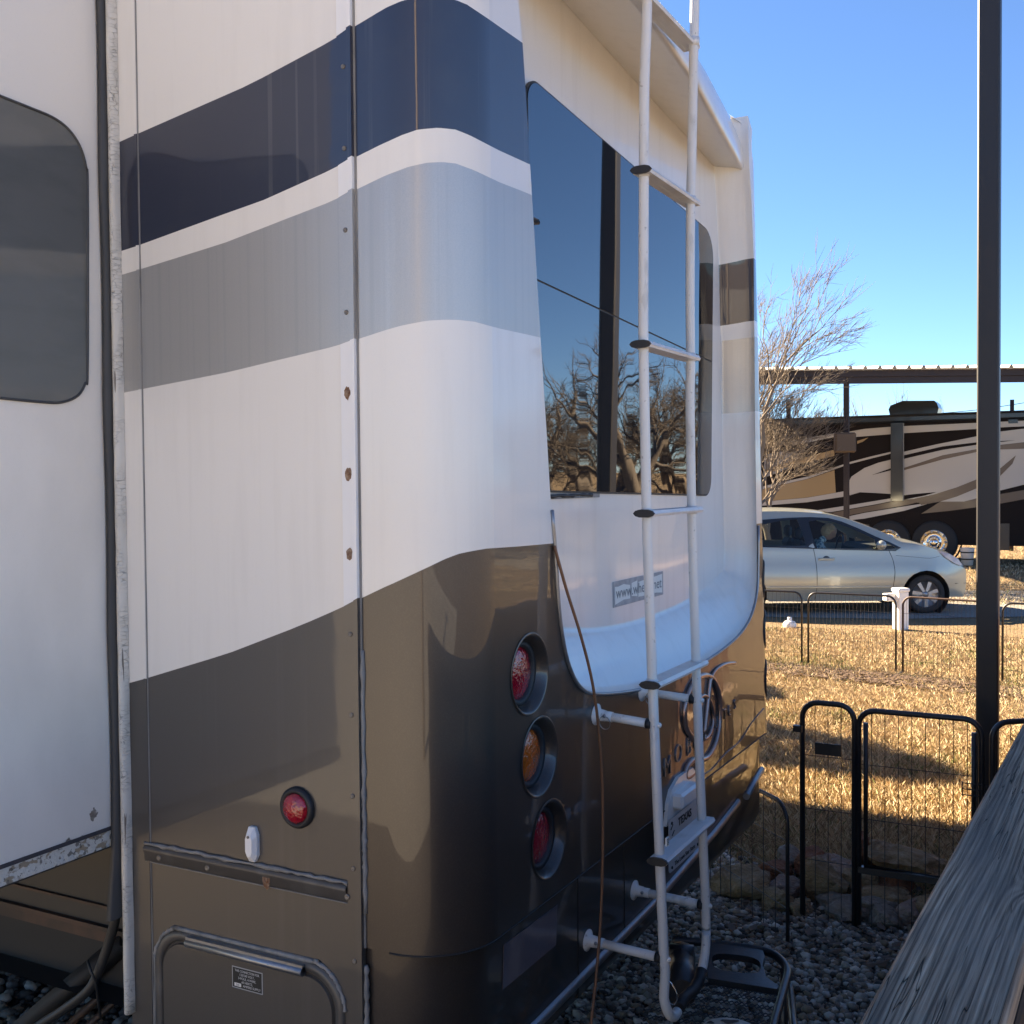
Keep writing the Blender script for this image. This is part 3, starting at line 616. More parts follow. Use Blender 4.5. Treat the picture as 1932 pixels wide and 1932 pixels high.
# window in the recess
gy = RD-.010
wq = [ony(1030, 178, gy), ony(1325, 430, gy), ony(1325, 932.5, gy), ony(1040, 925, gy), ony(1343, 700, gy), ony(1015, 530, gy), ony(1343, 683, gy), ony(1134, 750, gy), ony(1272, 800, gy)]
wx0, wx1 = .585, wq[4].x; zt0, zt1 = wq[0].z, wq[1].z; zb0, zb1 = wq[3].z, wq[2].z; zm0, zm1 = wq[5].z, wq[6].z; xm0 = wq[5].x
def ztop(x): return zt0+(zt1-zt0)*(x-wq[0].x)/(wq[1].x-wq[0].x)
def zbot(x): return zb0+(zb1-zb0)*(x-wq[3].x)/(wq[2].x-wq[3].x)
def zmid(x): return zm0+(zm1-zm0)*(x-xm0)/(wx1-xm0)
def rc(x0, z0, x1, z1, rads):
    # polygon with individual corner radii: bl, br, tr, tl ; z0/z1 are functions of x
    o = []
    for (cx, cz, a0, r_) in ((x0, z0, 180, rads[0]), (x1, z0, 270, rads[1]), (x1, z1, 0, rads[2]), (x0, z1, 90, rads[3])):
        sx = 1 if cx == x0 else -1; sz = 1 if cz is z0 else -1
        if r_ <= 0: o.append((cx, cz(cx))); continue
        for k in range(9):
            a = R(a0+90*k/8); x = cx+sx*r_+r_*math.cos(a); o.append((x, cz(x)+sz*r_+r_*math.sin(a)))
    return o
m = MB(); m.prism([(x, gy+.006-(z-1.95)*.0115, z) for x, z in rc(wx0-.006, lambda x: zbot(x)-.006, wx1+.006, lambda x: ztop(x)+.006, (.07, .07, .10, .07))], (0, 1, 0), .008); wf = m.build('rear_window', rubber, T)
gp_ = .0028; g1 = lambda x: zmid(x)+gp_; g2 = lambda x: zmid(x)-gp_
xa, xb = wq[7].x, wq[8].x
for x0_, x1_, a, b, rd_ in ((wx0, wx1, g1, ztop, (0, 0, .095, .065)), (wx0, xa-.001, zbot, g2, (.065, 0, 0, 0)), (xa+.001, xb-.001, zbot, g2, (0, 0, 0, 0)), (xb+.001, wx1, zbot, g2, (0, .065, 0, 0))):
    m = MB(); L = [(x, gy+.004-(z-1.95)*.0125, z) for x, z in rc(x0_, a, x1_, b, rd_)]; m.prism(L, (0, 1, .0125), .007); m.build('window_pane', glass, wf)
m = MB(); m.box((.70, RD-.003, zbot(.7)-.026), (1.08, RD+.002, zbot(.7)-.010)); 
P_ = [(.66+.017*i, RD-.003, zbot(.7)-.019+.004*random.random()) for i in range(22)]; m.tube(P_, [.003+.004*random.random() for _ in P_], 6, 1); m.build('peeling_sealant', [seamc, rubber], T)
# web address sticker, worn
wa, wb = ony(1157, 1147, RD), ony(1251, 1116, RD); wz = ony(1157, 1098, RD); hgt = wz.z-wa.z
m = MB(); m.box((wa.x, RD-.0005, wa.z), (wb.x, RD+.001, wz.z)); ws = m.build('web_sticker', mat('worn_sticker_backing', (.27, .28, .30), .5, var=[(30, (1, 1, 1), .4, .7, (.42, .43, .45), .8)]), T)
m = MB(); xw = wb.x-wa.x; xs = [0, .06, .17, .30, .33, .45, .47, .70, .86, 1]; nb = len(xs)
up_ = [.80, .78, .83, .74, .80, .86, .78, .84, .86, .90]; dn_ = [.10, .14, .22, .20, .28, .22, .18, .16, .16, .10]
for i in range(nb-1):
    if i in (3, 5): continue
    xa_, xb_ = wa.x+.012+xs[i]*(xw-.024), wa.x+.012+xs[i+1]*(xw-.024)
    m.add([(xa_, RD-.0012, wa.z+hgt*dn_[i]), (xb_, RD-.0012, wa.z+hgt*dn_[i+1]), (xb_, RD-.0012, wa.z+hgt*up_[i+1]), (xa_, RD-.0012, wa.z+hgt*up_[i])], [(0, 1, 2, 3)])
m.build('sticker_face', paperm, ws)
text('www.wheels.net', hgt*.62, (wa.x+.02, RD-.0018, wa.z+hgt*.33), (1, 0, 0), (0, 0, 1), mat('grey_print', (.20, .21, .22), .6), 'print', ws, width=xw-.04, depth=.0002)
# faded reflector on the skirt
rf = [ony(px, py, rr_-.001) for px, py in ((950,1783),(1051,1707),(1048,1783),(948,1867))]
m = MB(); m.prism(rf, (0, -1, 0), .0015); m.build('faded_reflector', stickm, T)
# emblem lettering
def wall(px, py, y=-.004): return ony(px, py, y)
lp, rp = wall(1262, 1447), wall(1392, 1357)
for ch, px, py, sz in (('M',1258,1464,.09),('O',1278,1440,.09),('B',1300,1424,.09),('I',1313,1410,.07),('L',1322,1402,.07),('E',1333,1394,.06),('S',1343,1390,.06),('U',1352,1373,.06),('I',1363,1368,.055),('T',1368,1356,.055),('E',1378,1349,.055),('S',1388,1337,.055)):
    p = wall(px, py, -.0015); text(ch, sz, (p.x-.02, -.001, p.z), (1, 0, 0), (0, 0, 1), chrome if False else dullal, 'emblem_letter', T, depth=.003, bold=-.001)
def c7(L): return [wall((1100+x/3.22)*.9438, (1250+y/3.22)*.9438) for x, y in L]
m = MB()
for L, r_ in (([(1190,243),(1130,250),(1075,280),(1040,330),(1025,430),(1010,600),(995,740)], .006), ([(1000,322),(935,350),(885,440),(864,540),(872,650),(905,710),(940,745)], .010),
              ([(940,340),(1000,322),(1050,350),(1082,430),(1092,520),(1088,640),(1062,760),(1020,840),(975,865),(920,868),(880,910),(866,970),(885,980),(930,945),(960,915)], .010),
              ([(960,470),(990,452),(1025,480),(1048,560),(1045,640),(1020,710),(990,735)], .007), ([(1030,330),(1012,500),(992,700)], .010)):
    m.tube(smooth_path(c7(L), 5), r_, 8)
m.build('script_emblem', copper, T)
def c8(L): return [ony((1240+x/5.22)*.9438, (1330+y/5.22)*.9438, -.001) for x, y in L]
m = MB(); m.tube(smooth_path(c8([(1500,450),(1380,590),(1240,800),(1100,920),(960,1080),(890,1130),(800,1230)]), 5), .0022, 6); m.build('body_crease', brown, T)
# licence plate
pl = ony(1262, 1549, -.02); plz1, plz0 = pl.z+.0, ony(1262, 1650, -.02).z
m = MB(); m.prism([(pl.x+x, -.02, plz0+z) for x, z in rrect(0, 0, .305, plz1-plz0, .014)], (0, 1, 0), .002); lpt = m.build('licence_plate', mat('plate_white', (.52, .51, .50), .4, .1, bump=[(25, (1, 1, 1), .002)]), T)
text('TEXAS', .036, (pl.x+.085, -.0215, plz1-.040), (1, 0, 0), (0, 0, 1), inkm, 'print', lpt, width=.13, depth=.0004, bold=.0008)
text('The Lone Star State', .020, (pl.x+.05, -.0215, plz0+.012), (1, 0, 0), (0, 0, 1), inkm, 'print', lpt, width=.2, depth=.0004)
for x in (.025, .28):
    for z in (.014, plz1-plz0-.014): m = MB(); m.lathe([(.005, 0), (.005, .003), (0, .004)], (pl.x+x, -.02, plz0+z), (0, -1, 0), 10); m.build('bolt', inkm, lpt)
m = MB()
for k in range(5):
    x, z = .015+.012*(k % 2), .05+.022*k; m.tube([(pl.x+x, -.0212, plz0+z), (pl.x+x+.02, -.0212, plz0+z+.012)], .0015, 5)
m.build('sticker_marks', inkm, lpt)['kind'] = 'stuff'
m = MB(); m.prism([(pl.x+x, -.012, plz1+z) for x, z in ((.0,-.02),(.02,.05),(.05,.085),(.12,.11),(.26,.11),(.30,.08),(.32,-.02))], (0, 1, 0), .012); m.box((pl.x+.06, -.045, plz1+.02), (pl.x+.24, -.004, plz1+.07), 0, .008); m.build('plate_lamp_bracket', capw, T)

# slide-out room with end wall facing us
SY = 1.02
m = MB(); x0_, x1_ = -.95, -.02; sb = 1.06; rad = .03
pr = [(x0_, 4.6), (x0_, SY+rad)]+[(x0_+rad-rad*math.cos(a), SY+rad-rad*math.sin(a)) for a in [PI/2*i/6 for i in range(1, 7)]]+[(x1_-.01, SY), (x1_+.02, SY+.012), (x1_+.02, SY+.3)]
for x, y in pr: m.v += [(x, y, sb+.055), (x, y, 3.6)]
for i in range(len(pr)-1): m.f.append((2*i, 2*i+2, 2*i+3, 2*i+1)); m.m.append(0); m.sm.append(i < 7)
m.add([(x0_,SY,3.6),(x1_,SY,3.6),(x1_,4.6,3.6),(x0_,4.6,3.6)], [(0,1,2,3)]); m.add([(x0_,4.6,sb),(x1_,4.6,sb),(x1_,4.6,3.12),(x0_,4.6,3.12)], [(3,2,1,0)])
sl_ = m.build('slide_out', slidew, T)
m = MB(); m.box((x0_, SY+.002, sb+.008), (x1_+.012, SY+.02, sb+.052)); m.build('slide_bottom_trim', corr, sl_)
m = MB(); m.box((x0_, SY+.012, sb-.0), (x1_+.01, 4.58, sb+.012)); m.build('slide_floor', mat('slide_floor', (.05, .045, .04), .7), sl_)
m = MB(); m.box((x0_+.01, SY-.002, sb+.050), (x1_+.006, SY+.004, sb+.060)); m.build('slide_trim_gap', mat('old_sealant', (.06, .055, .06), .8, bump=[(60, (1, 1, 1), .004)]), sl_)
WP = [(-60,165),(0,181),(55,203),(98,221),(128,243),(150,275),(162,315),(165,360),(165,690),(161,722),(147,746),(121,758),(90,759.5),(0,751),(-60,745)]
wp = [ony(px, py, SY-.004) for px, py in WP]; xl = -.85
wl = smooth_path([wp[i] for i in range(1, 14)], 4)
wl = [Vector((xl+.05, SY-.004, wp[1].z+.12)), Vector((xl+.12, SY-.004, wp[1].z+.13))]+wl+[Vector((xl+.1, SY-.004, wp[13].z-.0)), Vector((xl, SY-.004, wp[13].z+.1))]
wl = [Vector((p.x, SY-.004, p.z)) for p in wl]
m = MB(); m.prism(wl, (0, 1, 0), .008); sw_ = m.build('slide_window', glass2, sl_)
m = MB(); m.tube(wl, .0035, 6, closed=True); m.build('window_seal', seal, sw_)
for z_ in (onz, ): pass
# seals between slide and side
zb_ = onx(225, 1722, 0).z
m = MB(); N_ = 30
for i in range(N_+1):
    z = zb_+(ZT-zb_)*i/N_; w = .030+.003*math.sin(i*.9); fl = max(0, (1.06-z)/.15)*.02
    m.v += [(-.004, 1.000, z), (-w-fl*.8, 1.002, z), (-w-.004-fl, 1.014, z), (-.0, 1.018, z)]
for i in range(N_):
    for j in range(3): a = i*4+j; m.f.append((a, a+4, a+5, a+1)); m.m.append(0); m.sm.append(True)
m.build('slide_seal', seal, T)
zt_ = onx(247, 1912, -.012).z; m = MB(); P_ = []; N_ = 60
sec = [(0, .012), (-.012, .0125), (-.021, .009), (-.025, 0), (-.022, -.007), (-.014, -.011), (0, -.012)]
for i in range(N_+1):
    z = zt_+(ZT-zt_)*i/N_; j1 = .0016*random.random()
    for x, y in sec: m.v.append((x-j1, .986+y*.85, z))
for i in range(N_):
    for j in range(6): a = i*7+j; m.f.append((a, a+7, a+8, a+1)); m.m.append(0); m.sm.append(j > 2)
m.f.append(tuple(range(7))); m.m.append(0); m.sm.append(False)
m.build('cracked_flange', crackm, T)
# lower body below the slide, frame members, hoses
m = MB(); m.add([(.05,.99,.80),(.05,10.4,.80),(.05,10.4,1.10),(.05,.99,1.10)], [(0,1,2,3)]); m.add([(.05,.99,1.08),(-.0,.99,1.08),(0,10.4,1.08),(.05,10.4,1.08)], [(0,1,2,3)])
m.build('lower_side_panel', mat('dull_dark_panel', (.035, .030, .026), .55), T)
m = MB()
for z0, z1, x in ((.80,.812,.035),(.86,.868,.04),(.74,.80,.09),(.66,.70,.14)): m.box((x, .99, z0), (x+.03, 10.4, z1), 0)
m.build('frame_rail', frame_br, T)
m = MB(); m.box((.02, .96, .56), (.06, 1.0, 1.06)); m.box((.10, 1.0, .60), (.16, 10.2, .76)); m.box((2.3, .6, .5), (2.36, 10.2, .68)); m.build('chassis_beam', bottom_dark, T)
a, b = onx(205, 1790, .06), onx(30, 1932, .0); 
def gp2(px, py, x): return onx(px, py, x)
m = MB(); m.tube(smooth_path([gp2(222,1700,.0), gp2(216,1740,.0), gp2(205,1780,0), gp2(185,1835,-.01), gp2(165,1870,-.02), gp2(120,1905,-.03), gp2(60,1945,-.05), gp2(20,1985,-.06)], 8), .013, 10); m.build('drain_hose', hosem, T)
m = MB(); A, B = gp2(238,1775,.10), gp2(20,1960,.02); A2, B2 = gp2(238,1835,.12), gp2(70,1990,.04)
m.tube([A, B], .030, 4); m.build('stabiliser_leg', bottom_dark, T)
m = MB(); m.tube([A2, B2], .012, 4); m.tube([A2-Vector((0, 0, .05)), B2-Vector((0, 0, .05))], .010, 4); m.build('stabiliser_brace', frame_br, T)
m = MB(); m.tube([gp2(165,1812,-.03), gp2(172,1835,-.035), gp2(180,1850,-.03), gp2(186,1895,.03), gp2(190,1920,.03)], .004, 6); m.build('cable_tie', hosem, T)
# far side slide and awning (both unseen, added to shade the lawn)
m = MB(); m.box((TW+.001, 1.5, 1.0), (TW+.85, 5.2, 3.1)); m.build('far_slide_out', white, T)
m = MB(); m.add([(TW,1.2,2.95),(TW+2.75,1.2,2.35),(TW+2.75,6.2,2.35),(TW,6.2,2.95)], [(0,1,2,3)]); m.tube([(TW+2.75,1.2,2.33),(TW+2.75,6.2,2.33)], .05, 8)
for y in (1.2, 6.2): m.tube([(TW+.02, y, 1.2), (TW+2.72, y, 2.3)], .02, 6)
m.build('awning', mat('awning_fabric', (.2, .19, .18), .8), T)
for y in (4.4, 5.3, 6.2):
    for x in (.28, 2.4): m = MB(); m.lathe([(.1, -.12), (.36, -.12), (.39, -.08), (.39, .08), (.36, .12), (.1, .12)], (x, y, .39), (1, 0, 0), 24); m.build('wheel', rubber, T)

# ------------------------------------------------------------ ladder on the rear wall (part of the trailer)
LX, RX = .75, 1.10; TUB = .0135
Lp = [onx(px, py, LX) for px, py in ((1222,-200),(1221,0),(1216,150),(1215,300),(1214,480),(1214,650),(1217,810),(1220,960),(1225,1120),(1231,1290),(1238,1460),(1245,1625),(1252,1790))]
Rp = [onx(px, py, RX) for px, py in ((1313,-200),(1311,0),(1309,100),(1305,300),(1303,390),(1302,560),(1303,690),(1302,760),(1305,960),(1309,1110),(1313,1250),(1319,1420),(1325,1560),(1331,1700),(1332,1755))]
zl = Lp[-1].z; yl = Lp[-1].y; yr = Rp[-1].y; zbot_ = ony(1277, 1919, yl-.01).z+TUB
arcL = [Vector((LX+.055-.055*math.cos(a), yl-.012*math.sin(a), zbot_+.07-.07*math.sin(a))) for a in [PI/2*i/8 for i in range(9)]]
Lt = smooth_path(Lp, 4)+[Vector((LX+.001, yl-.004, zbot_+.14))]+arcL+[Vector((LX+.075, yl-.012, zbot_+.003))]
arcR = [Vector((RX-.13+.13*math.cos(a), yr-.005*math.sin(a), zbot_+.13-.13*math.sin(a))) for a in [PI/2*i/9 for i in range(10)]]
Rt = smooth_path(Rp, 4)+arcR
m = MB(); m.tube(Lt, TUB, 14); m.tube(Rt, TUB, 14); lad = m.build('ladder', alu, T); lad['label'] = 'white tubular ladder'
m = MB(); ends = [Vector((LX+.09, yl-.010, zbot_+.004)), Vector((LX+.16, (yl+yr)/2, zbot_+.002)), Vector((RX-.13, yr-.005, zbot_+.001)), Vector((RX-.085, yr-.005, zbot_+.008)), Vector((RX-.05, yr-.004, zbot_+.026))]
m.tube(ends, TUB+.0028, 14); m.build('rubber_sleeve', rubber, lad)
caps = [(1206,-12),(1209,320),(1208,649),(1215,969),(1226,1293),(1240,1626)]
capsec = [(-.030, 0), (-.024, .007), (-.012, .0105), (.012, .0105), (.024, .007), (.030, 0), (.024, -.007), (.012, -.0105), (-.012, -.0105), (-.024, -.007)]
for px, py in caps:
    p = onx(px, py, LX-.03); z = p.z; y = p.y
    m = MB(); xa, xb = LX-.027, RX+.04
    sec = [(-.027, -.001), (-.022, .008), (.022, .008), (.027, -.001), (.024, -.008), (-.024, -.008)]
    m.v = [(xa, y+a_, z+b_) for a_, b_ in sec]+[(xb, y+a_, z+b_) for a_, b_ in sec]
    m.f = [(i, (i+1) % 6, 6+(i+1) % 6, 6+i) for i in range(6)]+[tuple(range(6))[::-1], tuple(range(6, 12))]; m.m = [0]*8; m.sm = [False]*8
    rg = m.build('rung', tread, lad)
    m = MB(); P0 = [(LX-.026, y+a_, z+b_) for a_, b_ in capsec]; m.prism(P0, (-1, 0, 0), .008); m.build('end_cap', rubber, rg)
    for xx, pp in ((LX, Lt), (RX, Rt)):
        m = MB(); yy = min(pp, key=lambda q: abs(q.z-z)).y; m.tube([(xx, yy, z-.012), (xx, yy, z+.0122)], TUB+.0025, 12); m.build('rung_ferrule', tread, rg)
def standoff(xr, pz, wy, tilt=.0, pin_ring=False, rail=None):
    yr_ = min(rail, key=lambda q: abs(q.z-pz)).y; A = Vector((xr, wy, pz+tilt)); B = Vector((xr, yr_, pz)); dv = (B-A); L = dv.length; dn = dv/L
    m = MB(); m.tube([A+dn*.012, B-dn*TUB*.9], .0125, 12); m.tube([A+dn*.012, A+dn*.05], .0145, 12)
    m.lathe([(.030, 0), (.030, .004), (.017, .010), (.0155, .03)], A, dn, 16); st_ = m.build('standoff', alu, lad)
    m = MB(); m.tube([B-dn*(TUB+.009), B-dn*(TUB*.5)], .0148, 12); m.build('rubber_washer', rubber, st_)
    m = MB(); m.lathe([(.0075, TUB-.002), (.0075, TUB+.002), (.005, TUB+.006), (0, TUB+.007)], B, dn, 10); m.build('bolt_head', alu, st_)
    m = MB(); q = A+dn*.032; m.lathe([(.005, .0125), (.005, .017), (0, .018)], q, (-1, 0, .2), 8)
    if pin_ring:
        cc_ = q+Vector((-.012, 0, -.016)); m.tube([cc_+Vector((-.004*math.sin(a), .016*math.cos(a), .019*math.sin(a))) for a in [2*PI*k/20 for k in range(20)]], .0014, 5, closed=True)
    m.build('pin', dullal, st_)
standoff(LX, onx(1225, 1366, LX).z, 0., .012, True, Lt)
standoff(RX, onx(1313, 1320, RX).z, 0., .01, True, Rt)
standoff(LX, onx(1240, 1806, LX).z, .03, .008, False, Lt)
standoff(RX, onx(1330, 1708, RX).z, .03, .008, False, Rt)
m = MB(); a = Vector((LX, yl, ony(1246, 1590, yl).z)); m.box((LX-.0095, a.y-TUB-.0008, a.z-.012), (LX+.0095, a.y-TUB+.004, a.z+.010), 0)
for k in range(4): m.box((LX-.006, a.y-TUB-.0012, a.z-.009+.0045*k), (LX+.003+.002*(k % 2), a.y-TUB-.0008, a.z-.0068+.0045*k), 1)
m.build('rail_label', [paperm, inkm], lad)
m = MB(); lp_ = [onx(px, py, LX+.04) for px, py in ((1256,1845),(1270,1860),(1278,1880),(1274,1893),(1264,1893),(1258,1880))]; m.tube(smooth_path(lp_, 4), .002, 6); m.build('wire_loop', chrome, lad)
# brown cable hanging against the wall
cy = -.045
cp = [ony(1046, 1030, -.004), ony(1068, 1110, -.02), ony(1096, 1200, -.035), ony(1118, 1290, cy), ony(1131, 1390, cy), ony(1137, 1500, cy), ony(1137, 1620, cy), ony(1133, 1740, cy), ony(1124, 1850, cy), ony(1112, 1960, cy), ony(1100, 2100, cy), ony(1085, 2250, -.02)]
m = MB(); m.tube(smooth_path(cp, 6), .0042, 8); tag(m.build('cable', cablem), 'thin brown cable hanging down across the rear wall left of the ladder', 'cable')

# ------------------------------------------------------------ steel post by the trailer's corner
PX0, PY0 = 3.245, -.79
p_ = thing('steel_post', (PX0, PY0, 0), 'tall square dark steel post standing right of the white trailer beside the wire pen', 'post')
m = MB(); m.box((PX0-.045, PY0-.045, .008), (PX0+.045, PY0+.045, 5.2), 0, .006); m.build('shaft', postm, p_)
m = MB(); m.box((PX0-.09, PY0-.09, 0.0), (PX0+.09, PY0+.09, .010)); m.build('base_plate', postm, p_)

# ------------------------------------------------------------ wire pens
def pen_panel(A, B, h, label, group, rails, nv, r=.010, rw=.0018, z0=.02, rad=.07, each=True, m_=blackm):
    A = Vector((A.x, A.y, 0)); B = Vector((B.x, B.y, 0)); u = (B-A); L = u.length; u = u/L; n_ = Vector((-u.y, u.x, 0))
    t = thing('pen_panel', A, label, 'fence panel', group)
    pts = [A+u*0+Vector((0, 0, z0))]; 
    for k in range(7): a = PI/2*k/6; pts.append(A+u*(rad-rad*math.cos(a))+Vector((0, 0, h-rad+rad*math.sin(a))))
    for k in range(7): a = PI/2*k/6; pts.append(A+u*(L-rad+rad*math.sin(a))+Vector((0, 0, h-rad+rad*math.cos(a))))
    pts.append(A+u*L+Vector((0, 0, z0)))
    m = MB(); m.tube(pts, r, 8); m.build('frame', m_, t)
    def w(a, b, name):
        m = MB(); m.tube([a, b], rw, 5, caps=False); return m
    ms = []
    for k in range(nv):
        x = L*(k+1)/(nv+1); off = rad-math.sqrt(max(0, rad*rad-max(0, rad-min(x, L-x))**2)); ms.append(w(A+u*x+Vector((0, 0, z0)), A+u*x+Vector((0, 0, h-off)), 'w'))
    for z in rails: ms.append(w(A+n_*.003+Vector((0, 0, z)), A+n_*.003+u*L+Vector((0, 0, z)), 'w'))
    if each:
        for q in ms: q.build('wire', m_, t)
    else:
        a = MB()
        for q in ms: a.add(q.v, q.f, 0, True)
        a.build('wire_mesh', m_, t)['kind'] = 'stuff'
    return t, A, u, L
FX = 2.93
def fy(px): return onx(px, 1500, FX)
pa_, pb_ = fy(1514), fy(1612)
t, A, u, L = pen_panel(pa_, pb_, 1.0, 'narrow tall black wire pen panel with a small black plate near its top', 'tall wire pen panels beside the trailer', (.76, .52, .29), 3, .0125)
q = onx(1563, 1414, FX-.012); m = MB(); m.box((FX-.016, q.y-.058, q.z-.026), (FX-.012, q.y+.058, q.z+.026)); m.build('latch_plate', blackm, t)
q = onx(1506, 1374, FX-.012); m = MB(); m.box((FX-.03, q.y-.02, q.z-.014), (FX, q.y+.02, q.z+.014)); m.build('latch_catch', blackm, t)
pa_, pb_ = fy(1620), fy(1852)
t, A, u, L = pen_panel(pa_, pb_, .985, 'wide black wire pen gate between the narrow panel and the steel post', 'tall wire pen panels beside the trailer', (.745, .505), 8, .0125, z0=.02)
m = MB(); i1 = A+u*.03; i2 = A+u*(L-.03); m.tube([i1+Vector((0, 0, .93)), i1+Vector((0, 0, .30)), i2+Vector((0, 0, .30)), i2+Vector((0, 0, .93))], .011, 6); m.build('gate_frame', blackm, t)
m = MB(); m.box((A.x-.016, A.y, .268), (A.x+.010, (A+u*L).y, .296)); m.build('gate_sill', blackm, t)
m = MB()
q = onx(1835, 1490, FX-.02)
for dz in (-.025, .0, .025): m.tube([(FX-.02, q.y+.04, q.z+dz), (FX-.02, q.y-.06, q.z+dz)], .0028, 5)
m.tube([(FX-.02, q.y+.04, q.z-.03), (FX-.02, q.y+.04, q.z+.03)], .0028, 5); m.tube(smooth_path([(FX-.02, q.y, q.z+.03), (FX-.02, q.y-.002, q.z-.06), (FX-.02, q.y-.02, q.z-.085), (FX-.02, q.y-.035, q.z-.06), (FX-.02, q.y-.035, q.z+.03)], 4), .0028, 5)
m.build('gate_latch', blackm, t)
pen_panel(fy(1872), fy(1872)+Vector((.15, -.20, 0)), .98, 'black wire pen panel to the right of the steel post, partly behind the wooden rail', 'tall wire pen panels beside the trailer', (.745, .505, .28), 2, .0125)
D0 = onz(1486, 1790); D1 = D0+Vector((math.cos(R(47)), math.sin(R(47)), 0))*.85
pen_panel(D1, D0, .62, 'low black wire pen panel tucked behind the lower corner of the trailer', None, (.46, .31, .17), 8, .009, rad=.09)
fb = [onz(1330, 1243), onz(1519, 1257), onz(1697, 1271), onz(1884, 1291), onz(2070, 1308)]
fl = ['far pen panel half hidden behind the trailer corner', 'far pen panel in front of the green car door', 'rusty topped far pen panel in front of the car wheel', 'far pen panel right of the dark steel post']
fm = [blackm, blackm, mat('rusting_wire', (.05, .024, .018), .6), blackm]
for k in range(4):
    a, b = fb[k], fb[k+1]; u = (b-a).normalized()*.035
    pen_panel(a+u, b-u, .79, 'low thin '+fl[k], 'low wire pen panels in front of the car', (.62, .46, .30, .14), 22, .011, .0015, rad=.09, each=False, m_=fm[k])

# ------------------------------------------------------------ loose limestone rocks at the edge of the lawn
import bmesh
from mathutils import noise as mn
rockc = {n: mat('rock_'+n, c, .9, spec=.15, bump=[(12, (1, 1, 2), .035), (60, (1, 1, 1), .012)], var=[(6, (1, 1, 1), .4, .6, c2, .8), (25, (1, 1, 1), .5, .7, c3, .6)]) for n, c, c2, c3 in
    (('tan', (.26, .18, .10), (.15, .09, .05), (.38, .30, .20)), ('grey', (.20, .165, .13), (.11, .085, .065), (.34, .30, .25)), ('red', (.20, .085, .045), (.12, .05, .03), (.27, .16, .10)), ('pink', (.28, .20, .15), (.15, .08, .055), (.46, .40, .35)))}
def rock(px0, py0, px1, py1, depthx, dy, tilt, col, label, seed):
    c = onx((px0+px1)/2, (py0+py1)/2, depthx); dep = (c-CAM).dot(d); w = (px1-px0)*dep/F*1.12; h = max(.05, (py1-py0)*dep/F*1.0)
    bm = bmesh.new(); bmesh.ops.create_icosphere(bm, subdivisions=4, radius=1); rs = random.Random(seed)
    pl = [(Vector((rs.uniform(-1, 1), rs.uniform(-1, 1), rs.uniform(-1, 1))).normalized(), rs.uniform(.62, .92)) for _ in range(13)]+[(Vector((0, 0, 1)), .7), (Vector((0, 0, -1)), .7)]
    for v in bm.verts:
        p = v.co.copy()
        for nn_, dd in pl:
            e = p.dot(nn_)-dd
            if e > 0: p -= nn_*e*.92
        q = mn.noise(p*1.7+Vector((seed, 0, 0)))*.16+mn.noise(p*4.3+Vector((0, seed, 0)))*.09+mn.noise(p*11+Vector((0, 0, seed)))*.035
        p *= 1+q; v.co = Vector((p.x*dy/2, p.y*w/2*1.15, p.z*h/2*1.2))
    bmesh.ops.rotate(bm, verts=bm.verts, cent=(0, 0, 0), matrix=Matrix.Rotation(tilt, 3, 'X')@Matrix.Rotation(rs.uniform(-.25, .25), 3, 'Z')@Matrix.Rotation(rs.uniform(-.2, .2), 3, 'Y'))
    me = bpy.data.meshes.new('rock'); bm.to_mesh(me); bm.free(); me.materials.append(rockc[col])
    for p in me.polygons: p.use_smooth = True
    me.set_sharp_from_angle(angle=R(32))
    o = link('rock', me); o.location = c; o.location.z = max(o.location.z, h*.35); tag(o, label, 'rock', 'rocks piled along the lawn edge')
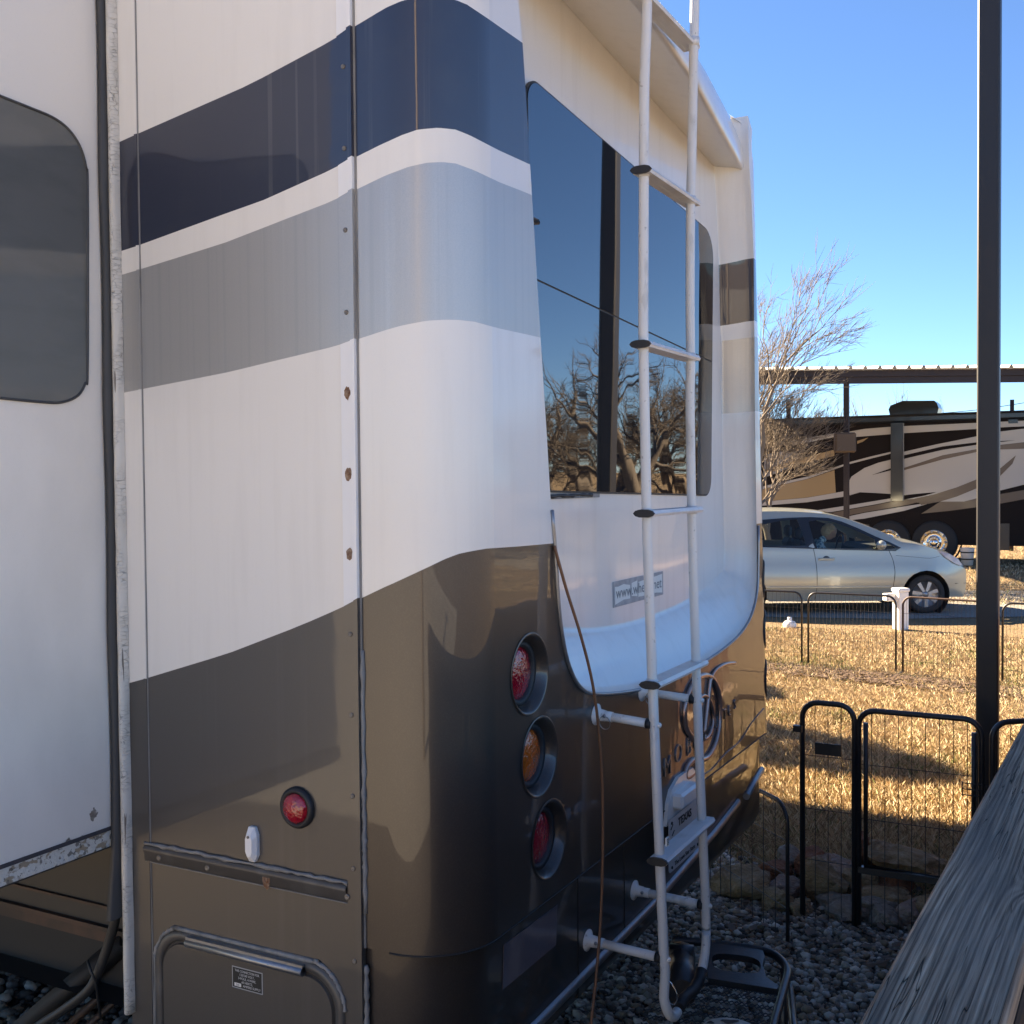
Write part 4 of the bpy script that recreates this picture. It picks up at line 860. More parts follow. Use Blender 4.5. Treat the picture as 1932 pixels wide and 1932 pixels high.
rks = [(1655,1600,1785,1655,3.42,.30,R(16),'tan','large tan slab tilted down to the right, topmost rock behind the wire gate'),
 (1615,1572,1652,1640,3.50,.2,R(-20),'red','rusty red pointed rock standing behind the gate frame'),
 (1543,1622,1642,1682,3.36,.26,R(12),'pink','pinkish white rock under the left end of the gate'),
 (1506,1655,1606,1735,3.20,.16,R(36),'tan','long tan slab sloping down steeply to the right'),
 (1616,1674,1708,1709,3.22,.22,R(-3),'tan','flat tan rock just below the gate sill'),
 (1614,1705,1696,1753,3.12,.22,R(3),'grey','blocky grey rock under the flat tan rock'),
 (1560,1738,1638,1779,3.04,.2,R(8),'grey','rounded grey rock at the foot of the pile'),
 (1694,1706,1735,1755,3.14,.2,R(-10),'pink','small pale rock beside the wooden rail'),
 (1352,1672,1448,1730,3.10,.3,R(-8),'tan','wide rough tan rock beside the low pen panel'),
 (1432,1626,1494,1686,3.30,.24,R(10),'red','rounded red brown rock behind the low pen panel'),
 (1436,1714,1492,1770,3.00,.2,R(-12),'tan','orange tan rock at the foot of the low pen panel'),
 (1508,1602,1550,1652,3.46,.24,R(4),'red','low red brown rock behind the narrow pen panel'),
 (1492,1742,1530,1780,2.98,.16,R(0),'tan','small tan rock at the foot of the narrow pen panel'),
 (1640,1745,1700,1790,3.04,.2,R(12),'grey','dark grey rock at the foot of the pile near the rail'),
 (1720,1690,1790,1740,3.22,.2,R(8),'tan','tan rock half hidden behind the wooden rail'),
 (1395,1640,1440,1672,3.34,.2,R(-6),'tan','tan rock low behind the trailer bumper, leftmost of the pile'),
 (1456,1672,1510,1718,3.16,.22,R(14),'pink','pale rock between the low pen panel and the narrow one'),
 (1548,1700,1612,1742,3.14,.2,R(-4),'grey','dark grey rock under the long sloping slab'),
 (1590,1640,1650,1690,3.30,.22,R(6),'tan','brown rock wedged under the gate corner'),
 (1655,1650,1720,1684,3.36,.24,R(-6),'red','rusty rock behind the gate sill'),
 (1470,1600,1512,1632,3.55,.2,R(3),'grey','small grey rock at the back of the pile')]
for i, q in enumerate(rks): rock(*q, i*3.7+1)
m = MB()
bm = bmesh.new(); bmesh.ops.create_grid(bm, x_segments=30, y_segments=50, size=1)
for v in bm.verts:
    x, y = v.co.xy; X = 3.28+x*.42; Y = -.45+y*1.0; e = (1-x*x)*(1-y**4); v.co = Vector((X, Y, .06*e*(.8+.4*mn.noise(Vector((X*3, Y*3, 0))))-.01))
me = bpy.data.meshes.new('soil_bank'); bm.to_mesh(me); bm.free(); me.materials.append(mat('dark_soil', (.055, .04, .028), .95, spec=.1, bump=[(30, (1, 1, 1), .03)], var=[(20, (1, 1, 1), .5, .7, (.12, .09, .06), .7)]))
for p in me.polygons: p.use_smooth = True
tag(link('soil_bank', me), kind='structure')

# ------------------------------------------------------------ wooden deck with its rail cap
def wood_x(m, N, L, b, tc, noise, ramp, mix, math_, color):
    sp = N.new('ShaderNodeSeparateXYZ'); L.new(tc.outputs['Object'], sp.inputs[0]); X, Y = sp.outputs[0], sp.outputs[1]
    def gauss(kx, ky, sx, sy, amp):
        e = math_('ADD', math_('POWER', math_('MULTIPLY', math_('SUBTRACT', X, kx), 1/sx), 2.), math_('POWER', math_('MULTIPLY', math_('SUBTRACT', Y, ky), 1/sy), 2.))
        return math_('MULTIPLY', math_('EXPONENT', math_('MULTIPLY', e, -1.)), amp)
    low = noise(3.0, 2, (.30, 1, 1)); mid = noise(11, 3, (.16, 1, 1))
    yy = math_('ADD', math_('ADD', Y, math_('MULTIPLY', low, .035)), math_('MULTIPLY', mid, .008))
    for kx, ky, sx, sy, am in ((2.02, -.095, .06, .022, .028), (1.48, -.12, .05, .02, .018)): yy = math_('ADD', yy, gauss(kx, ky, sx, sy, am))
    w = math_('SINE', math_('MULTIPLY', yy, 640.)); w_ = math_('SINE', math_('MULTIPLY', yy, 271.)); w2 = math_('ADD', math_('MULTIPLY', math_('MULTIPLY', w, w_), .5), .5)
    fine = noise(420, 5, (.02, 1, 1)); med = noise(14, 4, (.12, 1, 1)); big = noise(2.2, 3, (1, 3, 1))
    f = math_('ADD', math_('MULTIPLY', w2, .40), math_('MULTIPLY', fine, .85))
    c1 = ramp(f, [(.42, (.11, .070, .045)), (.68, (.38, .265, .18)), (1.02, (.62, .47, .34))])
    c2 = mix(ramp(med, [(.42, 0.), (.66, .65)]), c1, (.085, .072, .062)); c2 = mix(ramp(big, [(.45, 0.), (.7, .4)]), c2, (.20, .175, .15))
    kn = math_('ADD', gauss(2.02, -.095, .020, .010, 1.), gauss(1.48, -.12, .016, .008, .8)); c2 = mix(kn, c2, (.03, .022, .018))
    cr = noise(30, 3, (.03, 1, 1)); cf = ramp(math_('ABSOLUTE', math_('SUBTRACT', cr, .5)), [(.0, 1.), (.0045, 0.)])
    cm = math_('MULTIPLY', cf, ramp(noise(5, 2, (.3, 2, 1)), [(.46, 0.), (.52, 1.)]))
    L.new(mix(cm, c2, (.01, .009, .008)), b.inputs['Base Color'])
    hh = math_('SUBTRACT', math_('ADD', math_('MULTIPLY', w2, .22), math_('MULTIPLY', fine, .55)), math_('MULTIPLY', cm, 1.6))
    bp = N.new('ShaderNodeBump'); bp.inputs['Distance'].default_value = .003; L.new(hh, bp.inputs['Height']); L.new(bp.outputs[0], b.inputs['Normal'])
wood = mat('weathered_grey_wood', (.2, .18, .17), .85, spec=.2, extra=wood_x)
woodd = mat('stained_brown_wood', (.045, .027, .018), .8, spec=.2, bump=[(90, (.05, 1, 1), .003)])
RZ = 1.41
redwood = mat('reddish_fence_board', (.075, .036, .023), .8, spec=.2, bump=[(60, (1, 1, .05), .003)], var=[(12, (1, 1, .15), .4, .7, (.04, .022, .015), .7)])
ra0, ra1 = onz(1616, 1932, RZ), onz(1932, 1359, RZ); rb0 = onz(1897, 1932, RZ)
uv = (ra1-ra0).normalized(); nv_ = Vector((uv.y, -uv.x, 0)); wd = (rb0-ra0).dot(nv_)
ang = math.atan2(uv.y, uv.x)
dk = thing('deck', (ra0.x, ra0.y-1.2, 0), 'weathered grey wooden deck rail running from the lower right foreground', 'deck')
def plank(a, length, width, th, mt, name, bev=.004):
    # its own origin so that the grain differs from board to board
    m = MB(); m.obox(Vector((length/2, -width/2, -th/2)), (length, width, th), Matrix.Identity(3), 0, bev)
    o = m.build(name, mt, dk); o.location = Vector(a)-dk.location; o.rotation_euler = (0, 0, ang); return o
plank(ra0-uv*.95, 8.2, wd, .038, wood, 'cap_rail', .006)
plank(ra0-uv*.95+nv_*(wd-.034)-Vector((0, 0, .040)), 8.2, .038, .14, woodd, 'apron_board')
plank(ra0-uv*.95+nv_*.01-Vector((0, 0, .040)), 8.2, .038, .09, woodd, 'apron_board')
for k in range(5):
    a = ra0+uv*(-.85+1.75*k)+nv_*.052; m = MB(); m.box((a.x-.044, a.y-.044, 0), (a.x+.044, a.y+.044, RZ-.04)); m.build('deck_post', woodd, dk)
for k in range(66):
    a = ra0+uv*(-.7+.117*k); m = MB(); m.box((a.x-.05, a.y-.052, .05), (a.x+.05, a.y-.034, RZ-.045)); m.build('side_board', redwood, dk)
for k in range(15):
    plank(ra0-uv*.95+nv_*(.02+.147*k)-Vector((0, 0, RZ-.40)), 8.2, .14, .036, wood, 'plank')

# ------------------------------------------------------------ mesh platform behind the trailer's rear bumper
PZ = .42
def zp(x, y, z=PZ): return onz((1300+x/4.83)*.9438, (1800+y/4.83)*.9438, z)
ctr = zp(800, 900); ctr.z = 0
pt = thing('mesh_platform', ctr, 'black steel step platform with wire mesh and an oval hand hole beside the ladder foot', 'platform')
m = MB(); m.tube(smooth_path([zp(215,385), zp(480,405), zp(900,455), zp(1150,505), zp(1270,585), zp(1325,690), zp(1290,850), zp(1215,1120), zp(1120,1480)], 5), .014, 8)
m.tube([zp(1345, 830, .38), zp(1385, 1230, .36), zp(1400, 1500, .36)], .013, 8); m.build('frame', blackm, pt)
m = MB(); outl = [zp(560,415), zp(1080,480), zp(1105,560), zp(1085,640), zp(1120,760), zp(1235,845), zp(1225,880), zp(560,775), zp(540,600)]
hol = []
for k in range(24):
    a = 2*PI*k/24; x = 830+math.copysign(abs(math.cos(a))**.55, math.cos(a))*238; y = 632+math.copysign(abs(math.sin(a))**.75, math.sin(a))*84+(x-830)*.12; hol.append(zp(x, y))
V3, F3 = cdt([(p.x, p.y) for p in outl], [[(p.x, p.y) for p in hol]])
for z_, fl_ in ((PZ+.008, 1), (PZ-.012, 0)): m.add([(p.x, p.y, z_) for p in V3], [f if fl_ else f[::-1] for f in F3])
for loop in (outl, hol):
    N_ = len(loop); m.add([(p.x, p.y, PZ+.008) for p in loop]+[(p.x, p.y, PZ-.012) for p in loop], [(i, (i+1) % N_, N_+(i+1) % N_, N_+i) for i in range(N_)])
m.build('handle_plate', blackm, pt)
m = MB(); c0, c1, c2, c3 = zp(150, 700), zp(1260, 860), zp(1130, 1480), zp(-200, 1350)
def bil(u_, v_): return (c0*(1-u_)+c1*u_)*(1-v_)+(c3*(1-u_)+c2*u_)*v_
nu, nv2 = 24, 17
for j in range(nv2+1):
    P_ = []
    for i in range(nu*2+1):
        v_ = (j+(.5 if i % 2 else 0)*(1 if j % 2 == 0 else -1)*.9)/nv2; P_.append(bil(i/(nu*2), min(max(v_, 0), 1))+Vector((0, 0, -.012)))
    m.tube(P_, .0022, 4, caps=False)
o = m.build('expanded_mesh', blackm, pt); o['kind'] = 'stuff'
for x, y in ((250, 420), (1290, 640), (1130, 1450)):
    p = zp(x, y); m = MB(); m.tube([p-Vector((0, 0, .012)), Vector((p.x, p.y, 0))], .013, 8); m.build('leg', blackm, pt)
m = MB(); m.tube([zp(190, 500, .44), zp(420, 520, .44)], .03, 10); m.tube([zp(300, 520, .42), zp(300, 900, .42)], .045, 12); m.build('support_tube', blackm, pt)
lc = zp(765, 1270, .46); lr = (zp(1050, 1270, .46)-lc).length
lid = mat('cream_lid', (.50, .46, .40), .5); m = MB(); m.lathe([(lr, -.04), (lr*1.02, -.006), (lr*.97, .002), (lr*.3, .004), (0, .004)], lc, (0, 0, 1), 40)
ld = m.build('round_container', lid); tag(ld, 'round cream container with a brown printed top sitting on the black mesh platform', 'container')
m = MB(); e1, e2 = rr.copy(), Vector((d.x, d.y, 0)).normalized()
for cx_, cy_, w_, h_ in ((-.55, .55, .12, .10), (.12, .62, .30, .14), (.05, .3, .4, .08)):
    L_ = []
    for k in range(14): a = 2*PI*k/14; q = 1+.25*math.sin(3*a+cx_*5); L_.append(lc+e1*lr*(cx_+w_*q*math.cos(a))+e2*lr*(cy_+h_*q*math.sin(a))+Vector((0, 0, .0052)))
    m.add(L_, [tuple(range(14))])
m.build('printed_mark', mat('brown_print', (.06, .03, .02), .6), ld)

# ------------------------------------------------------------ small white things on the lawn
wp_ = mat('white_pvc', (.78, .78, .76), .4)
c = onz(1699, 1188); t = thing('utility_pedestal', c, 'white square utility pedestal post in front of the car, with a small side box', 'utility post')
ud = Matrix.Rotation(RA+.35, 3, 'Z')
m = MB(); m.obox(c+Vector((0, 0, .25)), (.15, .15, .5), ud, 0, .008); m.build('post_body', wp_, t)
m = MB(); m.obox(c+Vector((0, 0, .525)), (.175, .175, .05), ud, 0, .012); m.build('post_cap', wp_, t)
m = MB(); m.obox(c-ra*.15+Vector((0, 0, .43)), (.14, .1, .1), ud, 0, .01); m.build('side_box', wp_, t)
c = onz(1490, 1183); m = MB(); m.lathe([(.085, 0), (.09, .04), (.07, .075), (.03, .09), (0, .095)], c, (0, 0, 1), 20); m.lathe([(.03, .09), (.03, .13), (0, .135)], c, (0, 0, 1), 10); tag(m.build('pipe_cap', wp_), 'small white pipe cap low on the grass left of the pedestal', 'pipe cap')
m = MB(); c = onz(1648, 1266); m.lathe([(.0, 0), (.06, .01), (.07, .045), (.04, .08), (0, .085)], onz(1645, 1266), (0, 0, 1), 14)

# ------------------------------------------------------------ the car
paint = mat('pale_green_car_paint', (.34, .36, .32), .32, .35, .8, .05, bump=[(1.5, (1, 1, 1), .002)])
trimb = mat('car_black_trim', (.012, .012, .014), .35, coat=.3)
tyre = mat('tyre_rubber', (.02, .02, .021), .8); rimm = mat('alloy_rim', (.35, .34, .34), .35, .8); cabin = mat('cabin_dark', (.03, .03, .034), .8); seatm = mat('seat_cloth', (.10, .10, .11), .9)
def glass_mat(name, tint, k):
    m = bpy.data.materials.new(name); m.use_nodes = True; N = m.node_tree.nodes; L = m.node_tree.links; N.clear()
    o = N.new('ShaderNodeOutputMaterial'); mx = N.new('ShaderNodeMixShader'); tr = N.new('ShaderNodeBsdfTransparent'); gl = N.new('ShaderNodeBsdfGlossy'); fr = N.new('ShaderNodeFresnel')
    tr.inputs[0].default_value = (*tint, 1); gl.inputs['Roughness'].default_value = .03; fr.inputs[0].default_value = k
    L.new(fr.outputs[0], mx.inputs[0]); L.new(tr.outputs[0], mx.inputs[1]); L.new(gl.outputs[0], mx.inputs[2]); L.new(mx.outputs[0], o.inputs[0]); return m
carglass = glass_mat('car_glass', (.78, .84, .82), 1.45)
wc = onz(1746, 1158)                         # where the front wheel touches the ground
CA = RA; ca = Vector((math.cos(CA), math.sin(CA), 0)); cl = Vector((-ca.y, ca.x, 0)); ksc = (wc-CAM).dot(d)/F*130.7
def cx(X): return -(1787-X)/535
def cz(Y): return (885-Y)/535
org = wc - ca*(cx(1420)*ksc) + cl*(.80*ksc)
car = thing('parked_car', org, 'pale green hatchback car parked on the gravel with a person inside', 'car'); car.rotation_euler = (0, 0, CA); car.scale = (ksc,)*3
def cb(mb, name, mats, parent=None):
    o = mb.build(name, mats, None); o.parent = parent or car; return o
def hw(x, z):
    y = .86
    if z > .98: y = .805-(z-.98)*.46
    elif z > .62: y = .86-(z-.62)/.36*.055-.01*math.sin((z-.62)/.36*PI)
    elif z < .4: y = .86-(.4-z)*.22
    if x > -.75: y *= 1-.36*((x+.75)/.75)**2.2
    if x < -3.7: y *= 1-.20*((-x-3.7)/.75)**2
    return y
topl = [(-.02,.46),(-.03,.61),(-.12,.675),(-.24,.79),(-.52,.92),(-.82,1.01),(-1.05,1.05),(-1.19,1.14),(-1.47,1.26),(-1.75,1.365),(-2.03,1.44),(-2.4,1.477),(-2.78,1.49),(-3.1,1.48),(-3.5,1.42),(-4.0,1.25),(-4.3,1.08),(-4.40,1.0),(-4.44,.7),(-4.42,.42)]
sp_ = smooth_path([(x, 0, z) for x, z in topl], 3); topl = [(p.x, p.z) for p in sp_]
WX, WZ, WR = cx(1420), .285, .345; WX2 = WX-2.62
def arc(cx_, r_, a0, a1, n_=12): return [(cx_+r_*math.cos(R(a0+(a1-a0)*i/n_)), WZ+r_*math.sin(R(a0+(a1-a0)*i/n_))) for i in range(n_+1)]
bot = [(-4.36,.24),(WX2-.36,.22)]+arc(WX2, WR, 188, -8)+[(WX2+.38,.19),(WX-.38,.19)]+arc(WX, WR, 188, -8)+[(-.08,.22),(-.03,.3)]
outl = topl+bot
winR = [(cx(x), cz(y)) for x, y in ((190,190),(330,163),(455,150),(485,240),(507,352),(190,350),(-60,345),(-160,330),(-100,270),(40,215))]
winF = [(cx(x), cz(y)) for x, y in ((545,170),(620,158),(720,170),(850,215),(960,268),(1035,308),(1045,380),(800,377),(592,371),(565,290))]
winQ = [(cx(x), cz(y)) for x, y in ((1110,330),(1205,375),(1118,388))]
stz = [(x, z) for x in np.arange(-4.3, 0, .13) for z in (.3, .4, .5, .62, .72, .82, .9, .98)]
V4, F4 = cdt(outl, [winR, winF, winQ], [s_ for s_ in stz if pin(s_[0], s_[1], outl)])
m = MB()
for sg in (-1, 1):
    m.add([(p.x, sg*hw(p.x, p.y), p.y) for p in V4], [f if sg < 0 else f[::-1] for f in F4], 0, True)
NY = 8; n0 = len(topl)
for (x, z) in topl:
    for j in range(NY+1):
        q = -1+2*j/NY; hwid = hw(x, z); cr = (.045 if z > 1.1 else .05)*(1-q*q); m.v.append((x+(.10*(1-q*q) if x > -.4 else 0), q*hwid, z+cr))
b0 = len(m.v)-n0*(NY+1)
glassf = []
for i in range(n0-1):
    for j in range(NY):
        a = b0+i*(NY+1)+j; f = (a, a+NY+1, a+NY+2, a+1); xm = (topl[i][0]+topl[i+1][0])/2
        if (-1.98 < xm < -1.10) and 0 < j < NY-1: glassf.append(f)
        else: m.f.append(f); m.m.append(0); m.sm.append(True)
cb(m, 'body', [paint])
mg = MB(); mg.v = list(m.v); mg.f = glassf; mg.m = [0]*len(glassf); mg.sm = [True]*len(glassf); cb(mg, 'windscreen', carglass)
def side(poly, off, mats, name, sg=-1, holes=()):
    V5, F5 = cdt(poly, holes); m = MB(); m.add([(p.x, sg*(hw(p.x, p.y)+off), p.y) for p in V5], [f if sg < 0 else f[::-1] for f in F5]); return cb(m, name, mats)
sur = [(cx(x), cz(y)) for x, y in ((-190,345),(-130,260),(20,195),(190,152),(400,138),(560,134),(700,142),(800,170),(920,222),(1050,287),(1150,330),(1232,372),(1190,398),(1100,396),(800,388),(560,377),(190,362))]
for sg in (-1, 1):
    side(sur, .004, trimb, 'window_surround', sg, [winR, winF, winQ])
    for wv in (winR, winF, winQ): side(wv, -.003, carglass, 'side_window', sg)
def seam(L, name='door_seam', r_=.004, mt=trimb):
    P_ = []
    for x, y in L: X, Z = cx(x), cz(y); P_.append((X, -(hw(X, Z)+.0005), Z))
    m = MB(); m.tube(smooth_path(P_, 4), r_, 5); cb(m, name, mt)
seam([(562,376),(575,450),(583,560),(582,690),(570,770)]); seam([(1140,396),(1168,470),(1178,560),(1168,650),(1160,690)]); seam([(1190,432),(1330,445),(1450,455),(1530,440)], 'bonnet_seam', .002)
seam([(1660,655),(1780,660)], 'bumper_seam', .004)
m = MB(); A_, B_ = (cx(190), cz(672)), (cx(1150), cz(672)); m.box((A_[0], -.872, A_[1]-.012), (B_[0], -.852, A_[1]+.012), 0, .005); cb(m, 'side_moulding', paint)
m = MB(); X, Z = cx(660), cz(455); m.box((X-.115, -(hw(X, Z)+.03), Z-.018), (X+.115, -(hw(X, Z)-.01), Z+.014), 0, .008); cb(m, 'door_handle', paint)
m = MB(); m.lathe([(.055, 0), (.04, .004), (0, .005)], (X, -(hw(X, Z)-.002), Z-.01), (0, -1, 0), 16); cb(m, 'handle_recess', trimb)
bm = bmesh.new(); bmesh.ops.create_icosphere(bm, subdivisions=2, radius=1); me = bpy.data.meshes.new('wing_mirror')
for v in bm.verts: v.co = Vector((v.co.x*.075, v.co.y*.09, v.co.z*.07))
X, Z = cx(1062), cz(347); bmesh.ops.translate(bm, verts=bm.verts, vec=(X, -.93, Z)); bm.to_mesh(me); bm.free(); me.materials.append(paint)
for p in me.polygons: p.use_smooth = True
mo = link('wing_mirror', me); mo.parent = car
m = MB(); m.tube([(X-.01, -.75, Z-.05), (X, -.9, Z-.04)], .025, 6); cb(m, 'mirror_arm', trimb, mo)
hl = [(cx(x), cz(y)) for x, y in ((1508,400),(1600,425),(1680,468),(1722,520),(1700,522),(1640,500),(1560,450))]
m = MB(); V5, F5 = cdt(hl); m.add([(p.x+.02, -(hw(p.x, p.y)+.008), p.y+.004) for p in V5], [tuple(f) for f in F5]); cb(m, 'headlight', mat('headlight', (.42, .25, .19), .2, .3, 1))
lin = MB()
for wx in (WX, WX2):
    for sg in (-1, 1):
        lin.lathe([(WR, 0), (WR, -.22), (.02, -.22)], (wx, sg*.80, WZ), (0, sg, 0), 28)
cb(lin, 'wheel_arches', cabin)
for wx in (WX, WX2):
    for sg in (-1, 1):
        m = MB(); c_ = Vector((wx, sg*.82, WZ-.003)); r_ = .278; ax = (0, sg, 0)
        m.lathe([(.19, -.16), (r_-.02, -.17), (r_, -.15), (r_, -.03), (r_-.02, -.005), (.20, 0), (.19, -.01)], c_, ax, 36); wh = cb(m, 'wheel', tyre)
        m = MB(); m.lathe([(.192, -.012), (.188, -.02), (.178, -.06), (.05, -.06), (0, -.06)], c_, ax, 32); m.lathe([(.045, -.06), (.045, -.015), (0, -.01)], c_, ax, 16)
        e1_ = Vector((1, 0, 0)); e2_ = Vector((0, 0, 1))
        for k in range(7):
            a = 2*PI*k/7+.3; dv = e1_*math.cos(a)+e2_*math.sin(a); nv3 = e1_*-math.sin(a)+e2_*math.cos(a); o_ = Vector((0, sg, 0))
            m.add([c_+dv*.03-nv3*.016-o_*.015, c_+dv*.03+nv3*.016-o_*.015, c_+dv*.185+nv3*.028-o_*.02, c_+dv*.185-nv3*.028-o_*.02], [(0, 1, 2, 3)])
        cb(m, 'rim', rimm, wh)
m = MB(); m.box((-4.2, -.74, .20), (-.5, .74, .26)); m.box((-1.5, -.7, .55), (-1.05, .7, .98), 0, .06); cb(m, 'cabin_floor', cabin)
for sx, sy in ((-2.35, -.36), (-2.35, .36), (-3.25, -.36), (-3.25, .36)):
    m = MB(); m.obox((sx, sy, .78), (.14, .48, .56), Matrix.Rotation(-.2, 3, 'Y'), 0, .05); m.obox((sx+.24, sy, .50), (.5, .48, .16), Matrix.Identity(3), 0, .05); se = cb(m, 'car_seat', seatm)
    m = MB(); m.obox((sx-.06, sy, 1.16), (.09, .25, .18), Matrix.Identity(3), 0, .04); cb(m, 'headrest', seatm, se)
m = MB(); m.tube([(-1.62+.10*math.sin(a)*.4, .36+.18*math.cos(a), .92+.17*math.sin(a)) for a in [2*PI*k/24 for k in range(24)]], .014, 6, closed=True); cb(m, 'steering_wheel', trimb)
# person in the near front seat
def cw(p): return org + ca*(p[0]*ksc)+cl*(p[1]*ksc)+Vector((0, 0, p[2]*ksc))
skinm = mat('skin', (.42, .25, .18), .5); hairm = mat('blonde_hair', (.50, .38, .23), .6, bump=[(60, (1, 1, 1), .01)]); clothm = mat('patterned_top', (.10, .22, .30), .8, var=[(30, (1, 1, 1), .5, .55, (.6, .75, .75), .9)])
ps = thing('person', cw((-2.3, -.36, .5)), 'person with pale curly hair and a patterned top seated in the green car', 'person')
def skin(name, nodes, edges, m_, parent, sub=2):
    me = bpy.data.meshes.new(name); me.from_pydata([tuple(cw(p)-ps.location) for p, r_ in nodes], edges, []); me.update()
    o = bpy.data.objects.new(name, me); COL.objects.link(o)
    md = o.modifiers.new('s', 'SKIN'); sd_ = o.modifiers.new('u', 'SUBSURF'); sd_.levels = sub; sd_.render_levels = sub
    for v, (p, r_) in zip(me.skin_vertices[0].data if len(me.skin_vertices) else [], nodes): v.radius = (r_, r_)
    if not len(me.skin_vertices):
        pass
    me.materials.append(m_); o.parent = parent; return o
def skinned(name, nodes, edges, m_, parent):
    me = bpy.data.meshes.new(name); me.from_pydata([tuple(cw(p)-ps.location) for p, r_ in nodes], edges, []); o = bpy.data.objects.new(name, me); COL.objects.link(o)
    o.modifiers.new('s', 'SKIN'); bpy.context.view_layer.update()
    if not me.skin_vertices: me.attributes
    for v, (p, r_) in zip(me.skin_vertices[0].data, nodes): v.radius = (r_*ksc, r_*ksc)
    me.skin_vertices[0].data[0].use_root = True
    s2 = o.modifiers.new('u', 'SUBSURF'); s2.levels = 2; s2.render_levels = 2
    dg = bpy.context.evaluated_depsgraph_get(); me2 = bpy.data.meshes.new_from_object(o.evaluated_get(dg)); bpy.data.objects.remove(o)
    me2.name = name; me2.materials.clear(); me2.materials.append(m_)
    for p in me2.polygons: p.use_smooth = True
    o = bpy.data.objects.new(name, me2); COL.objects.link(o); o.parent = parent; return o
Y0 = -.38
nodes = [((-2.28, Y0, .58), .15), ((-2.24, Y0, .75), .14), ((-2.16, Y0, .95), .15), ((-2.08, Y0, 1.04), .07), ((-2.01, Y0, 1.10), .055), ((-2.12, Y0-.17, .97), .06), ((-2.02, Y0-.21, .80), .045), ((-1.82, Y0-.12, .80), .036), ((-1.73, Y0-.08, .84), .03),
         ((-2.12, Y0+.17, .97), .06), ((-2.02, Y0+.21, .80), .045), ((-1.82, Y0+.10, .80), .036), ((-1.73, Y0+.06, .84), .03), ((-1.9, Y0-.1, .56), .08), ((-1.55, Y0-.1, .58), .06), ((-1.9, Y0+.1, .56), .08), ((-1.55, Y0+.1, .58), .06)]
try:
    body = skinned('body', nodes, [(0,1),(1,2),(2,3),(3,4),(2,5),(5,6),(6,7),(7,8),(2,9),(9,10),(10,11),(11,12),(0,13),(13,14),(0,15),(15,16)], clothm, ps)
    hs_ = []
    for sg in (-1, 1):
        for k in range(4):
            b_ = (-1.73, Y0+sg*.07+(k-1.5)*.016, .85); hs_.append([(b_, .011), ((b_[0]+.035, b_[1], .862), .009), ((b_[0]+.06, b_[1]*1.0, .85-.004*k), .008)])
    mm = MB()
    for ch in hs_: mm.tube([cw(p)-ps.location for p, r_ in ch], [r_*ksc for p, r_ in ch], 6)
    o = mm.build('fingers', skinm); o.parent = ps
except Exception as e: print('person', e)
bm = bmesh.new(); bmesh.ops.create_icosphere(bm, subdivisions=3, radius=1); me = bpy.data.meshes.new('head'); tl = R(38)
for v in bm.verts:
    p = v.co.copy(); p.z *= 1.15; p.x *= 1.05
    if p.x > .3: p.x -= .12*(1-abs(p.z)); 
    if p.x > .75 and abs(p.y) < .25 and -.25 < p.z < .2: p.x += .2*(1-abs(p.y)*4)
    if p.z < -.3: p.y *= .8
    q = Vector((p.x*.095, p.y*.078, p.z*.10)); q = Matrix.Rotation(tl, 3, 'Y') @ q; v.co = cw((-1.95+q.x, Y0+q.y, 1.16+q.z))-ps.location
bm.to_mesh(me); bm.free(); me.materials.append(skinm)
for p in me.polygons: p.use_smooth = True
hd_ = bpy.data.objects.new('head', me); COL.objects.link(hd_); hd_.parent = ps
bm = bmesh.new(); bmesh.ops.create_icosphere(bm, subdivisions=4, radius=1); me = bpy.data.meshes.new('hair')
for v in bm.verts:
    p = v.co.copy(); k = 1+.10*mn.noise(p*4)+.05*mn.noise(p*11)
    if p.x > .45 and p.z < .35: k *= .6
    q = Vector((p.x*.100*k-.024, p.y*.094*k, p.z*.112*k+.008)); q = Matrix.Rotation(tl, 3, 'Y') @ q; v.co = cw((-1.96+q.x, Y0+q.y, 1.175+q.z))-ps.location
bm.to_mesh(me); bm.free(); me.materials.append(hairm)
o = bpy.data.objects.new('hair', me); COL.objects.link(o); o.parent = ps

# ------------------------------------------------------------ motorhome under its carport
MX = 25.0
def mp_(px, py, off=0): return onx(px, py, MX-off)
ytop = mp_(1760, 778).z; y0m, y1m = 13.5, mp_(2080, 900).y-1.5; zb_m = mp_(1790, 1020).z
mh = thing('motorhome', (MX+1.2, 5, 0), 'long dark brown motorhome with white and tan swoosh stripes under the carport', 'motorhome')
dkb = mat('dark_brown_coach_paint', (.012, .009, .009), .65, 0, 0, .15, spec=.15); cream = mat('coach_white', (.46, .44, .41), .4, 0, .3, .1); taupe = mat('coach_taupe', (.12, .085, .06), .4, 0, .3, .1); tanm = mat('coach_gold', (.36, .25, .13), .35, .2, .3, .1); blu = mat('coach_blue_black', (.014, .018, .026), .35, 0, .6, .08)
m = MB(); m.box((MX, y1m, .45), (MX+2.5, y0m, ytop-.22)); m.build('body', dkb, mh)
m = MB(); m.box((MX-.03, y1m, ytop-.23), (MX+2.5, y0m, ytop-.02), 0, .06); m.build('roof_edge', blu, mh)
m = MB(); m.box((MX-.05, mp_(1708,900).y-6, .95), (MX+.01, mp_(1696,900).y, ytop-.30), 0, .0); 
def c1(L, off=.006): return [mp_(1415.66+.26874*x, 471.9+.26874*y, off) for x, y in L]
def pz(L, mt, off=.006, name='stripe'):
    m = MB(); P_ = c1(L, off); m.prism(P_, (1, 0, 0), .004); m.build(name, mt, mh)
pz([(690,1275),(800,1255),(990,1240),(1080,1235),(1600,1212),(2400,1175),(2400,1215),(1745,1245),(1600,1255),(1080,1285),(990,1292),(740,1312)], cream)
